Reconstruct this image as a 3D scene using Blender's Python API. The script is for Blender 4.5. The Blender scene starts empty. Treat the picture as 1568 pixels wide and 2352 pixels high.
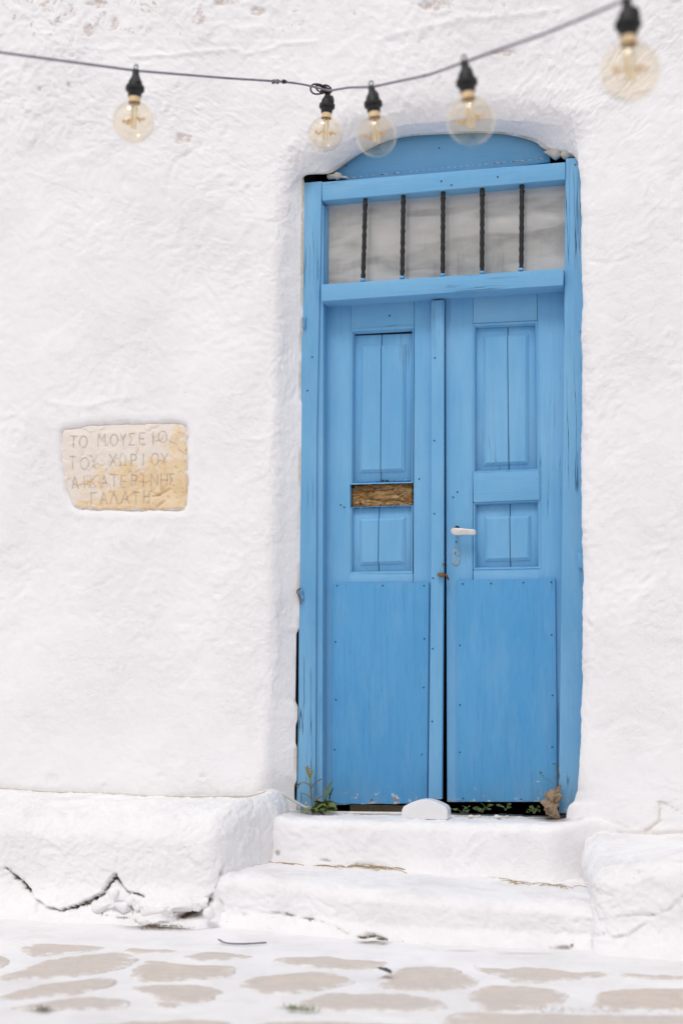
import bpy, bmesh, math, random
import numpy as np
from mathutils import Vector, Matrix

random.seed(7)
rng = np.random.default_rng(11)
scene = bpy.context.scene
COL = scene.collection

# ------------------------------------------------------------------ camera
F_PX = 50 / 36 * 2352            # 50 mm lens on a 24 x 36 mm frame held upright; picture unit 1568 x 2352
YAW, PITCH, ROLL = math.radians(14), math.radians(5), math.radians(0.25)
EYE, HOR = 0.82, 1590.0
_fw = np.array([-math.sin(YAW) * math.cos(PITCH), math.cos(YAW) * math.cos(PITCH), math.sin(PITCH)])
_rt = np.array([math.cos(YAW), math.sin(YAW), 0.0])
_up = np.cross(_rt, _fw)
CR = _rt * math.cos(ROLL) + _up * math.sin(ROLL)
CU = _up * math.cos(ROLL) - _rt * math.sin(ROLL)
PPY = HOR - F_PX * math.tan(PITCH)


def ray(px, py):
    return _fw * F_PX + CR * (px - 784) - CU * (py - PPY)


_d = ray(1010, HOR)
CAM = np.array([0.0, 0.0, EYE]) - _d * (5.42 / _d[1])
CAM[2] = EYE


def P(px, py, Y):
    """world point on the upright plane y = Y seen at a picture position"""
    d = ray(px, py)
    return CAM + d * ((Y - CAM[1]) / d[1])


def G(px, py, Z):
    """world point on the level plane z = Z"""
    d = ray(px, py)
    return CAM + d * ((Z - CAM[2]) / d[2])


def D(px, py, depth):
    return CAM + ray(px, py) * (depth / F_PX)


def project(p):
    q = np.asarray(p) - CAM
    z = q @ _fw
    return 784 + F_PX * (q @ CR) / z, PPY - F_PX * (q @ CU) / z


cam_data = bpy.data.cameras.new('camera')
cam = bpy.data.objects.new('camera', cam_data)
COL.objects.link(cam)
cam_data.sensor_fit = 'VERTICAL'
cam_data.sensor_height = 36
cam_data.sensor_width = 24
cam_data.lens = 50
cam_data.shift_y = (PPY - 1176) / 2352
cam_data.clip_start = 0.05
cam_data.clip_end = 500
cam.matrix_world = Matrix(((CR[0], CU[0], -_fw[0], CAM[0]), (CR[1], CU[1], -_fw[1], CAM[1]),
                           (CR[2], CU[2], -_fw[2], CAM[2]), (0, 0, 0, 1)))
cam_data.dof.use_dof = True
cam_data.dof.focus_distance = 5.3
cam_data.dof.aperture_fstop = 1.5
cam_data.dof.aperture_blades = 9
scene.camera = cam

# ------------------------------------------------------------------ light
SUN_EL, SUN_AZ = math.radians(56), math.radians(10)      # azimuth: to the left of the wall's own direction
world = bpy.data.worlds.new('World')
scene.world = world
world.use_nodes = True
wn, wl = world.node_tree.nodes, world.node_tree.links
wn.clear()
sky = wn.new('ShaderNodeTexSky')
sky.sky_type = 'NISHITA'
sky.sun_disc = False
sky.sun_elevation = SUN_EL
sky.sun_rotation = math.pi + SUN_AZ
sky.air_density = 1.0
sky.dust_density = 1.5
sky.ozone_density = 1.0
hs = wn.new('ShaderNodeHueSaturation')
hs.inputs['Saturation'].default_value = 0.12
bg = wn.new('ShaderNodeBackground')
bg.inputs['Strength'].default_value = 0.15
wo = wn.new('ShaderNodeOutputWorld')
wl.new(sky.outputs[0], hs.inputs['Color'])
wl.new(hs.outputs[0], bg.inputs['Color'])
wl.new(bg.outputs[0], wo.inputs['Surface'])
sd = bpy.data.lights.new('sun', 'SUN')
sd.energy = 1.0
sd.angle = math.radians(16)
sd.color = (1.0, 0.96, 0.92)
sun = bpy.data.objects.new('sun', sd)
COL.objects.link(sun)
_tosun = Vector((-math.sin(SUN_AZ) * math.cos(SUN_EL), -math.cos(SUN_AZ) * math.cos(SUN_EL), math.sin(SUN_EL)))
sun.rotation_euler = _tosun.to_track_quat('Z', 'Y').to_euler()
sun.location = (-4, -6, 8)

vs = scene.view_settings
scene.display_settings.display_device = 'sRGB'
vs.view_transform = 'Standard'
vs.look = 'None'
vs.gamma = 1
vs.use_curve_mapping = False
vs.exposure = 0.07
scene.render.engine = 'CYCLES'
scene.cycles.use_denoising = True
scene.cycles.max_bounces = 8
scene.cycles.diffuse_bounces = 5
scene.cycles.glossy_bounces = 4
scene.cycles.transparent_max_bounces = 24

# ------------------------------------------------------------------ noise
_perm = np.random.default_rng(3).permutation(256)
_perm = np.concatenate([_perm, _perm, _perm])
_gr = np.random.default_rng(5).normal(size=(256, 3))
_gr /= np.linalg.norm(_gr, axis=1)[:, None]


def perlin(p):
    p = np.asarray(p, dtype=np.float64)
    i = np.floor(p).astype(np.int64)
    f = p - i
    i &= 255
    u = f * f * f * (f * (f * 6 - 15) + 10)
    out = 0
    for dx in (0, 1):
        wx = u[:, 0] if dx else 1 - u[:, 0]
        a = _perm[i[:, 0] + dx]
        for dy in (0, 1):
            wy = u[:, 1] if dy else 1 - u[:, 1]
            b = _perm[a + i[:, 1] + dy]
            for dz in (0, 1):
                wz = u[:, 2] if dz else 1 - u[:, 2]
                g = _gr[_perm[b + i[:, 2] + dz] & 255]
                out = out + wx * wy * wz * (g[:, 0] * (f[:, 0] - dx) + g[:, 1] * (f[:, 1] - dy) + g[:, 2] * (f[:, 2] - dz))
    return out * 1.5


def fbm(p, s, o=3, seed=0.0, gain=0.5):
    p = np.asarray(p) * s + np.array([seed * 13.7 + 91.3, seed * 7.1 + 55.1, seed * 3.3 + 17.9])
    a, t, n = 1.0, 0, 0
    for k in range(o):
        t = t + a * perlin(p)
        n += a
        a *= gain
        p = p * 2.03 + 11.1
    return t / n


def sstep(a, b, x):
    t = np.clip((x - a) / (b - a), 0, 1)
    return t * t * (3 - 2 * t)


def plaster_relief(p, rough=1.0):
    """lumpy limewash: slow swells, layered edges, trowel ridges"""
    w = np.stack([fbm(p, 5, 2, 1), fbm(p, 5, 2, 2), fbm(p, 5, 2, 3)], 1) * 0.09
    q = p + w
    t1 = sstep(-.03, .03, fbm(q, 4.0, 3, 4))
    t2 = sstep(-.025, .025, fbm(q, 8.5, 3, 5) - .06)
    rid = 1 - np.abs(fbm(q * np.array([1, 1, 1.25]), 15, 2, 6)) * 4
    patch = .55 + .45 * sstep(-.22, .22, fbm(p, 2.3, 3, 10))          # smooth trowelled areas between crusty ones
    fine = fbm(q, 26, 4, 9, .68)
    return (0.012 * fbm(p, 1.5, 2, 7) + 0.0050 * fbm(q, 5.0, 2, 8)
            + rough * patch * (0.0030 * t1 + 0.0022 * t2 + 0.0014 * np.clip(rid, -1, 1) + 0.0085 * fine + 0.003 * fbm(p, 75, 2, 12)))


def poly_dist(x, y, line):
    """distance of points to a polyline, in the plane it is given in"""
    best = np.full(x.shape, 1e9)
    for (x0, y0), (x1, y1) in zip(line[:-1], line[1:]):
        dx, dy = x1 - x0, y1 - y0
        t = np.clip(((x - x0) * dx + (y - y0) * dy) / (dx * dx + dy * dy + 1e-12), 0, 1)
        best = np.minimum(best, np.hypot(x - x0 - t * dx, y - y0 - t * dy))
    return best


# ------------------------------------------------------------------ mesh helpers
def mesh_np(name, v, f, attrs=None, smooth=True):
    """v (n,3), f (m,4) or (m,3) integer faces"""
    me = bpy.data.meshes.new(name)
    v = np.ascontiguousarray(v, dtype=np.float32)
    f = np.ascontiguousarray(f, dtype=np.int32)
    k = f.shape[1]
    me.vertices.add(len(v))
    me.vertices.foreach_set('co', v.ravel())
    me.loops.add(f.size)
    me.loops.foreach_set('vertex_index', f.ravel())
    me.polygons.add(len(f))
    me.polygons.foreach_set('loop_start', np.arange(0, f.size, k, dtype=np.int32))
    me.polygons.foreach_set('loop_total', np.full(len(f), k, dtype=np.int32))
    if smooth:
        me.polygons.foreach_set('use_smooth', np.ones(len(f), dtype=bool))
    me.update(calc_edges=True)
    for n, a in (attrs or {}).items():
        at = me.attributes.new(n, 'FLOAT', 'POINT')
        at.data.foreach_set('value', np.ascontiguousarray(a, dtype=np.float32))
    return me


def grid_faces(n, m, flip=False):
    i, j = np.meshgrid(np.arange(n - 1), np.arange(m - 1), indexing='ij')
    a = (i * m + j).ravel()
    q = np.stack([a, a + 1, a + m + 1, a + m], 1)
    return q[:, ::-1] if flip else q


def link(name, me, mat=None, parent=None, loc=None):
    o = bpy.data.objects.new(name, me)
    COL.objects.link(o)
    if parent is not None:
        o.parent = parent
    if loc is not None:
        o.location = loc
    if mat is not None and me is not None:
        me.materials.clear()
        me.materials.append(mat)
    return o


def base_of(parent):
    """world place of a parent (all parents are unrotated)"""
    b = np.zeros(3)
    while parent is not None:
        b += np.array(parent.location)
        parent = parent.parent
    return b


def put(name, v, f, mat, parent=None, attrs=None, smooth=True, origin=None):
    """mesh given in world coordinates, stored about its own origin"""
    v = np.asarray(v, dtype=float)
    o = v.mean(0) if origin is None else np.asarray(origin, float)
    me = mesh_np(name, v - o, f, attrs, smooth)
    return link(name, me, mat, parent, tuple(o - base_of(parent)))


def put_bm(name, bm, mat, parent=None, smooth_angle=None, origin=None):
    bmesh.ops.recalc_face_normals(bm, faces=bm.faces)
    co = np.array([v.co[:] for v in bm.verts])
    o = co.mean(0) if origin is None else np.asarray(origin, float)
    bmesh.ops.translate(bm, verts=bm.verts, vec=Vector(-o))
    me = bpy.data.meshes.new(name)
    if smooth_angle:
        for f in bm.faces:
            f.smooth = True
        for e in bm.edges:
            if len(e.link_faces) == 2 and e.calc_face_angle(0) > smooth_angle:
                e.smooth = False
    bm.to_mesh(me)
    bm.free()
    return link(name, me, mat, parent, tuple(o - base_of(parent)))


def thing(name, label, cat, loc=(0, 0, 0), group=None):
    o = bpy.data.objects.new(name, None)
    o.empty_display_size = 0.1
    COL.objects.link(o)
    o.location = tuple(loc)
    return tag(o, label, cat, group)


def tag(o, label, cat, group=None):
    o['label'] = label
    o['category'] = cat
    o['kind'] = 'thing'
    if group:
        o['group'] = group
    return o


def prism(name, front, back_y, mat, parent=None, bevel=0.003, seg=2, front_y=None):
    """solid whose face is the given world polygon and whose back lies at y = back_y"""
    bm = bmesh.new()
    fv = [bm.verts.new(tuple(p)) for p in front]
    bv = [bm.verts.new((p[0], back_y, p[2])) for p in front]
    n = len(front)
    bm.faces.new(fv)
    bm.faces.new(bv[::-1])
    for i in range(n):
        j = (i + 1) % n
        bm.faces.new((fv[j], fv[i], bv[i], bv[j]))
    bmesh.ops.recalc_face_normals(bm, faces=bm.faces)
    if bevel:
        ed = [e for e in bm.edges if any(v in fv for v in e.verts)]
        bmesh.ops.bevel(bm, geom=ed, offset=bevel, segments=seg, affect='EDGES', profile=0.6, clamp_overlap=True)
    return put_bm(name, bm, mat, parent, smooth_angle=0.9)


def plate(name, px, Yf, Yb, mat, parent=None, bevel=0.003, seg=2):
    return prism(name, [P(x, y, Yf) for x, y in px], Yb, mat, parent, bevel, seg)


def tube_np(path, r, k=10, cap=True):
    path = np.asarray(path, float)
    n = len(path)
    r = np.broadcast_to(np.asarray(r, float), (n,))
    t = np.gradient(path, axis=0)
    t /= np.linalg.norm(t, axis=1)[:, None] + 1e-12
    ref = np.array([0, 0, 1.0]) if abs(t[0, 2]) < .9 else np.array([1.0, 0, 0])
    a = np.cross(t[0], ref)
    a /= np.linalg.norm(a)
    v = []
    for i in range(n):
        a = a - t[i] * (a @ t[i])
        a /= np.linalg.norm(a) + 1e-12
        b = np.cross(t[i], a)
        th = np.arange(k) * 2 * math.pi / k
        v.append(path[i] + r[i] * (np.cos(th)[:, None] * a + np.sin(th)[:, None] * b))
    v = np.concatenate(v)
    f = []
    for i in range(n - 1):
        for j in range(k):
            f.append((i * k + j, i * k + (j + 1) % k, (i + 1) * k + (j + 1) % k, (i + 1) * k + j))
    if cap:
        for i, s in ((0, 1), (n - 1, -1)):
            v = np.concatenate([v, path[i:i + 1]])
            c = len(v) - 1
            for j in range(k):
                f.append((c, i * k + (j + 1) % k, i * k + j, c) if s > 0 else (c, i * k + j, i * k + (j + 1) % k, c))
    f = [q if q[0] != q[3] else q for q in f]
    return v, f


def mesh_any(name, v, f, mat, parent=None, smooth=True, origin=None):
    bm = bmesh.new()
    vv = [bm.verts.new(tuple(p)) for p in v]
    for q in f:
        ids = []
        for i in q:
            if i not in ids:
                ids.append(i)
        try:
            fc = bm.faces.new([vv[i] for i in ids])
            fc.smooth = smooth
        except ValueError:
            pass
    return put_bm(name, bm, mat, parent, smooth_angle=0.9 if smooth else None, origin=origin)


def tube(name, path, r, mat, parent=None, k=10, origin=None):
    v, f = tube_np(path, r, k)
    return mesh_any(name, v, f, mat, parent, True, origin)


def polyline(pts, step=.03):
    """gently rounded run through uneven points"""
    p = np.asarray(pts, float)
    s = np.concatenate([[0], np.cumsum(np.linalg.norm(np.diff(p, axis=0), axis=1))])
    t = np.linspace(0, s[-1], int(s[-1] / step))
    q = np.stack([np.interp(t, s, p[:, i]) for i in range(3)], 1)
    for _ in range(4):
        q[1:-1] = .5 * q[1:-1] + .25 * (q[:-2] + q[2:])
    return q


def spline(pts, per=12):
    p = np.asarray(pts, float)
    p = np.concatenate([[2 * p[0] - p[1]], p, [2 * p[-1] - p[-2]]])
    out = []
    for i in range(1, len(p) - 2):
        for k in range(per):
            t = k / per
            a, b, c, d = p[i - 1], p[i], p[i + 1], p[i + 2]
            out.append(.5 * (2 * b + (c - a) * t + (2 * a - 5 * b + 4 * c - d) * t * t + (3 * b - a - 3 * c + d) * t ** 3))
    out.append(p[-2])
    return np.array(out)


def lathe_np(profile, k=32):
    """profile [(r, z)] about the z axis"""
    pr = np.asarray(profile, float)
    th = np.arange(k) * 2 * math.pi / k
    v = np.concatenate([np.stack([r * np.cos(th), r * np.sin(th), np.full(k, z)], 1) for r, z in pr])
    f = []
    for i in range(len(pr) - 1):
        for j in range(k):
            f.append((i * k + j, i * k + (j + 1) % k, (i + 1) * k + (j + 1) % k, (i + 1) * k + j))
    return v, f


# ------------------------------------------------------------------ materials
def new_mat(name):
    m = bpy.data.materials.new(name)
    m.use_nodes = True
    nt = m.node_tree
    nt.nodes.clear()
    out = nt.nodes.new('ShaderNodeOutputMaterial')
    b = nt.nodes.new('ShaderNodeBsdfPrincipled')
    nt.links.new(b.outputs[0], out.inputs['Surface'])
    return m, nt, b, out


class NB:
    def __init__(s, nt):
        s.nt = nt
        s.geo = nt.nodes.new('ShaderNodeNewGeometry')
        s.pos = s.geo.outputs['Position']

    def link(s, a, b):
        s.nt.links.new(a, b)

    def mapping(s, scale=(1, 1, 1), loc=(0, 0, 0), src=None):
        n = s.nt.nodes.new('ShaderNodeMapping')
        n.inputs['Scale'].default_value = scale
        n.inputs['Location'].default_value = loc
        s.link(src or s.pos, n.inputs['Vector'])
        return n.outputs[0]

    def noise(s, scale, detail=4, rough=0.55, vec=None, dist=0.0, out='Fac'):
        n = s.nt.nodes.new('ShaderNodeTexNoise')
        n.inputs['Scale'].default_value = scale
        n.inputs['Detail'].default_value = detail
        n.inputs['Roughness'].default_value = rough
        n.inputs['Distortion'].default_value = dist
        s.link(vec or s.pos, n.inputs['Vector'])
        return n.outputs[out]

    def vor(s, scale, feature='F1', vec=None, out='Distance'):
        n = s.nt.nodes.new('ShaderNodeTexVoronoi')
        n.feature = feature
        n.inputs['Scale'].default_value = scale
        s.link(vec or s.pos, n.inputs['Vector'])
        return n.outputs[out]

    def ramp(s, fac, a, b, interp='LINEAR'):
        n = s.nt.nodes.new('ShaderNodeMapRange')
        n.interpolation_type = interp if interp != 'LINEAR' else 'LINEAR'
        n.inputs['From Min'].default_value = a
        n.inputs['From Max'].default_value = b
        n.clamp = True
        s.link(fac, n.inputs['Value'])
        return n.outputs[0]

    def math(s, op, a, b=None):
        n = s.nt.nodes.new('ShaderNodeMath')
        n.operation = op
        for k, x in enumerate((a, b)):
            if x is None:
                continue
            if isinstance(x, (int, float)):
                n.inputs[k].default_value = x
            else:
                s.link(x, n.inputs[k])
        return n.outputs[0]

    def mix(s, fac, a, b):
        n = s.nt.nodes.new('ShaderNodeMix')
        n.data_type = 'RGBA'
        for key, x in (('Factor', fac), ('A', a), ('B', b)):
            idx = {'Factor': 0, 'A': 6, 'B': 7}[key]
            if isinstance(x, (int, float)):
                n.inputs[idx].default_value = x
            elif isinstance(x, tuple):
                n.inputs[idx].default_value = (*x, 1)
            else:
                s.link(x, n.inputs[idx])
        return n.outputs[2]

    def attr(s, name):
        n = s.nt.nodes.new('ShaderNodeAttribute')
        n.attribute_name = name
        return n.outputs['Fac']

    def sep(s, vec=None):
        n = s.nt.nodes.new('ShaderNodeSeparateXYZ')
        s.link(vec or s.pos, n.inputs[0])
        return n.outputs

    def bump(s, height, strength, dist=0.01, normal=None):
        n = s.nt.nodes.new('ShaderNodeBump')
        n.inputs['Strength'].default_value = strength
        n.inputs['Distance'].default_value = dist
        s.link(height, n.inputs['Height'])
        if normal is not None:
            s.link(normal, n.inputs['Normal'])
        return n.outputs[0]


def plaster_mat(name, peel_z=None, dirt_col=(0.16, 0.105, 0.06), dark=.25, trodden=0.0):
    m, nt, b, _ = new_mat(name)
    n = NB(nt)
    white = n.mix(n.ramp(n.noise(2.2, 4), .35, .65), (0.852, 0.832, 0.843), (0.892, 0.872, 0.883))
    # old limewash coats: slightly greyer flakes with hard edges
    fl = n.ramp(n.noise(9, 6, .62, dist=.4), .56, .60)
    white = n.mix(n.math('MULTIPLY', fl, .10), white, (0.735, 0.715, 0.715))
    # small brown specks
    sp = n.math('MULTIPLY', n.ramp(n.noise(75, 2), .73, .77), n.ramp(n.noise(4.2, 3), .52, .66))
    white = n.mix(n.math('MULTIPLY', sp, .45), white, (0.46, 0.37, 0.31))
    if peel_z:
        z = n.sep()[2]
        zr = n.ramp(z, peel_z[0], peel_z[1])
        pk = n.ramp(n.math('ADD', n.noise(13, 7, .68, dist=.6), n.math('MULTIPLY', zr, .18)), .735, .775)
        pk = n.math('MULTIPLY', pk, zr)
        pk = n.math('MULTIPLY', pk, n.ramp(n.noise(45, 3), .40, .58))
        white = n.mix(n.math('MULTIPLY', pk, .7), white, (0.52, 0.40, 0.35))
    if trodden:
        up = n.ramp(n.sep(n.geo.outputs['Normal'])[2], .5, .9)
        gr = n.ramp(n.noise(7, 7, .7, dist=.4), .46, .72)
        gr = n.math('MULTIPLY', n.math('MULTIPLY', gr, up), trodden)
        white = n.mix(gr, white, (0.60, 0.545, 0.50))
        scr = n.math('MULTIPLY', n.ramp(n.noise(95, 4, .6), .66, .72), n.ramp(n.noise(5, 3), .45, .65))
        white = n.mix(n.math('MULTIPLY', scr, .5), white, (0.42, 0.35, 0.30))
    at = n.attr('peel')
    white = n.mix(n.math('MULTIPLY', at, n.ramp(n.noise(60, 4), .3, .6)), white, (0.60, 0.50, 0.44))
    di = n.attr('dirt')
    dn = n.ramp(n.math('MULTIPLY', di, n.math('ADD', n.noise(45, 5, .65), .45)), .12, .75)
    col = n.mix(dn, white, n.mix(n.noise(120, 3), (dirt_col[0] * dark, dirt_col[1] * dark, dirt_col[2] * dark), dirt_col))
    n.link(col, b.inputs['Base Color'])
    b.inputs['Roughness'].default_value = .92
    b.inputs['Specular IOR Level'].default_value = .2
    pm = n.ramp(n.noise(2.6, 4), .42, .60)
    h1 = n.math('MULTIPLY', n.noise(70, 7, .7, dist=.2), n.math('ADD', pm, .25))
    h2 = n.noise(240, 4, .6)
    br = n.noise(60, 3, .5, vec=n.mapping((1, 1, 5)))
    bb = n.bump(h1, .6, .007)
    bb = n.bump(br, .25, .002, bb)
    bb = n.bump(h2, .35, .0018, bb)
    n.link(bb, b.inputs['Normal'])
    return m


def paint_mat(name, col, light, axis='z', crack=0.5, grain=0.5, worn=0.3, split=.006, where=(.56, .64)):
    m, nt, b, _ = new_mat(name)
    n = NB(nt)
    st = {'z': (1, 1, .045), 'x': (.045, 1, 1)}[axis]
    mp = n.mapping(st)
    soft = n.mapping({'z': (1, 1, .3), 'x': (.3, 1, 1)}[axis])
    g = n.noise(95, 6, .62, vec=mp, dist=.25)
    g2 = n.noise(320, 3, .6, vec=mp)
    g3 = n.noise(210, 5, .7, vec=n.mapping({'z': (1, 1, .09), 'x': (.09, 1, 1)}[axis]))
    c = n.mix(n.ramp(n.noise(4.5, 5, .6, vec=soft), .32, .68), col, light)
    dk = tuple(x * .74 for x in col)
    c = n.mix(n.math('MULTIPLY', n.ramp(g, .52, .72), grain * .75), c, dk)
    c = n.mix(n.math('MULTIPLY', n.ramp(g2, .55, .8), grain * .35), c, tuple(min(1, x * 1.25 + .02) for x in light))
    c = n.mix(n.math('MULTIPLY', n.ramp(g3, .54, .66), grain * .5), c, tuple(x * .70 for x in col))
    # weather checks: thin dark splits along the grain
    cr = n.noise(34, 4, .5, vec=n.mapping({'z': (1, 1, .022), 'x': (.022, 1, 1)}[axis]), dist=.12)
    line = n.math('SUBTRACT', 1.0, n.ramp(n.math('ABSOLUTE', n.math('SUBTRACT', cr, .5)), .0, split))
    line = n.math('MULTIPLY', line, n.ramp(n.noise(5.0, 3, vec=soft), *where))
    line = n.math('MULTIPLY', line, crack)
    c = n.mix(line, c, (0.012, 0.03, 0.07))
    # chips down to pale primer
    ch = n.math('MULTIPLY', n.ramp(n.noise(70, 4, .6), .70, .73), n.ramp(n.noise(3.5, 3), .50, .62))
    c = n.mix(n.math('MULTIPLY', ch, worn), c, (0.55, 0.60, 0.62))
    # paint lifted off along the wet foot of the door
    foot = n.ramp(n.sep()[2], .50, .385)
    lift = n.ramp(n.math('ADD', n.noise(38, 6, .7, vec=n.mapping((1, 1, .6))), n.math('MULTIPLY', foot, .17)), .70, .73)
    lift = n.math('MULTIPLY', lift, foot)
    c = n.mix(lift, c, n.mix(n.ramp(n.noise(60, 3), .45, .55), (0.62, 0.64, 0.64), (0.30, 0.20, 0.13)))
    c = n.mix(n.math('MULTIPLY', n.math('MULTIPLY', foot, n.ramp(n.noise(11, 5, .6), .4, .7)), .35), c, (0.20, 0.30, 0.38))
    # small pits and nail holes
    pit = n.math('SUBTRACT', 1.0, n.ramp(n.vor(26, vec=n.mapping((1, .2, 1))), .035, .055))
    pit = n.math('MULTIPLY', pit, n.ramp(n.noise(7, 2), .56, .6))
    c = n.mix(n.math('MULTIPLY', pit, .6), c, (0.03, 0.06, 0.11))
    # grey dust and rain streaks
    du = n.math('MULTIPLY', n.ramp(n.noise(16, 5, .65, vec=n.mapping((1, 1, .22))), .5, .78), .14)
    c = n.mix(du, c, (0.40, 0.52, 0.62))
    n.link(c, b.inputs['Base Color'])
    rr = n.nt.nodes.new('ShaderNodeMapRange')
    n.link(g, rr.inputs['Value'])
    rr.inputs['To Min'].default_value = .42
    rr.inputs['To Max'].default_value = .66
    n.link(rr.outputs[0], b.inputs['Roughness'])
    b.inputs['Specular IOR Level'].default_value = .35
    bb = n.bump(g, .35 + .5 * grain, .0016)
    bb = n.bump(g3, .3 + .5 * grain, .0010, bb)
    bb = n.bump(n.noise(12, 3, vec=soft), .35, .004, bb)
    bb = n.bump(n.math('SUBTRACT', 1.0, line), .8, .004, bb)
    n.link(bb, b.inputs['Normal'])
    return m


def plain_mat(name, col, rough=.6, metal=0.0, var=.15, scale=30, bump=.3, bdist=.002, spec=.5, col2=None):
    m, nt, b, _ = new_mat(name)
    n = NB(nt)
    tc = nt.nodes.new('ShaderNodeTexCoord').outputs['Object']
    c2 = col2 or tuple(max(0, x * (1 - var * 2)) for x in col)
    c = n.mix(n.ramp(n.noise(scale, 5, .6, vec=tc), .35, .68), col, c2)
    n.link(c, b.inputs['Base Color'])
    b.inputs['Roughness'].default_value = rough
    b.inputs['Metallic'].default_value = metal
    b.inputs['Specular IOR Level'].default_value = spec
    if bump:
        n.link(n.bump(n.noise(scale * 2.5, 4, vec=tc), bump, bdist), b.inputs['Normal'])
    return m


M = {}
M['wall'] = plaster_mat('limewashed_plaster_wall', peel_z=(3.05, 3.65), dirt_col=(0.50, 0.37, 0.17), dark=.7)
M['plaster'] = plaster_mat('limewashed_masonry', trodden=.45)
M['paving_lime'] = plaster_mat('trodden_limewash', trodden=.28)
M['blue_v'] = paint_mat('blue_paint_upright_grain', (0.122, 0.362, 0.625), (0.188, 0.432, 0.68), 'z', .7, .30, .35)
M['blue_h'] = paint_mat('blue_paint_level_grain', (0.122, 0.362, 0.625), (0.188, 0.432, 0.68), 'x', .5, .28, .3)
M['blue_jamb'] = paint_mat('blue_paint_cracked_post', (0.112, 0.332, 0.585), (0.190, 0.425, 0.655), 'z', 1.0, .35, .4, split=.010, where=(.51, .58))
M['blue_board'] = paint_mat('blue_paint_plywood', (0.066, 0.286, 0.565), (0.098, 0.335, 0.605), 'z', .1, .60, .4)
M['dark_wood'] = plain_mat('bare_wood_gap_shade', (0.035, 0.026, 0.02), .9, var=.3)  # bare wood, coloured near black so gaps in the leaves look shaded
M['dark'] = plain_mat('dark_for_shade', (0.02, 0.018, 0.016), .95)  # near-black colour stands in for shade in the room, gaps and holes
M['black_iron'] = plain_mat('black_painted_iron', (0.006, 0.006, 0.007), .6, var=.2, scale=90, bump=.5)
M['rubber'] = plain_mat('black_rubber', (0.014, 0.013, 0.015), .55, var=.2, scale=60, bump=.2)
M['cable'] = plain_mat('black_cable_sheen', (0.27, 0.24, 0.30), .6, var=.25, scale=40, bump=.2)  # black cable, base colour lightened for its purple-grey sheen
M['amber_neck'] = plain_mat('amber_bulb_neck', (0.80, 0.58, 0.34), .3, var=.1, scale=20, bump=0)
M['stem'] = plain_mat('bulb_stem', (0.80, 0.66, 0.42), .35, var=.05, bump=0)
M['filament'] = plain_mat('amber_filament', (0.80, 0.52, 0.22), .5, var=.1, bump=0)
M['silver'] = plain_mat('worn_aluminium', (0.74, 0.70, 0.67), .42, .35, var=.1, scale=60, bump=.15)
M['zinc'] = plain_mat('worn_paint_on_zinc', (0.42, 0.46, 0.45), .5, .4, var=.3, scale=110, bump=.3, col2=(0.12, 0.32, 0.52))
M['rust'] = plain_mat('rusty_iron', (0.30, 0.13, 0.05), .8, .2, var=.3, scale=160, bump=.6, col2=(0.09, 0.05, 0.03))
M['screw'] = plain_mat('dull_screw', (0.05, 0.09, 0.14), .5, .4, var=.3, scale=200)
M['white_plastic'] = plain_mat('white_plastic', (0.78, 0.77, 0.79), .4, var=.03, scale=10, bump=.03)
M['conduit'] = plain_mat('whitewashed_cable', (0.74, 0.70, 0.66), .7, var=.1, scale=30)
M['leaf'] = plain_mat('green_leaf', (0.075, 0.125, 0.025), .55, var=.25, scale=60, col2=(0.12, 0.16, 0.04))
M['leaf_dark'] = plain_mat('dark_green_leaf', (0.035, 0.075, 0.018), .55, var=.25, scale=60)
M['leaf_pale'] = plain_mat('yellow_green_leaf', (0.20, 0.24, 0.06), .55, var=.2, scale=60)
M['stalk'] = plain_mat('brown_stalk', (0.20, 0.12, 0.05), .7, var=.3, scale=80, col2=(0.14, 0.15, 0.04))
M['straw'] = plain_mat('dry_straw', (0.48, 0.36, 0.20), .8, var=.2, scale=80)
M['moss'] = plain_mat('dry_moss', (0.27, 0.20, 0.085), .95, var=.35, scale=120, bump=.8, bdist=.006)
M['clod'] = plain_mat('dry_clod', (0.36, 0.27, 0.18), .95, var=.25, scale=40, bump=.9, bdist=.008, col2=(0.20, 0.13, 0.08))
M['rag_stone'] = plain_mat('chalky_pebble', (0.74, 0.69, 0.65), .95, var=.1, scale=60, bump=.5)


def rotten_mat():
    m, nt, b, _ = new_mat('rotten_wood')
    n = NB(nt)
    v = n.mapping((.25, 1, 1))
    h = n.noise(95, 8, .75, vec=v, dist=1.2)
    c = n.mix(n.ramp(h, .38, .50), (0.018, 0.008, 0.003), (0.40, 0.20, 0.06))
    c = n.mix(n.ramp(n.noise(55, 6, .7, vec=v, dist=.6), .50, .62), c, (0.66, 0.46, 0.24))
    c = n.mix(n.ramp(n.noise(30, 5, .6), .60, .68), c, (0.05, 0.022, 0.008))
    n.link(c, b.inputs['Base Color'])
    b.inputs['Roughness'].default_value = .95
    n.link(n.bump(h, 1.0, .012), b.inputs['Normal'])
    return m


M['rotten'] = rotten_mat()


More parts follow.
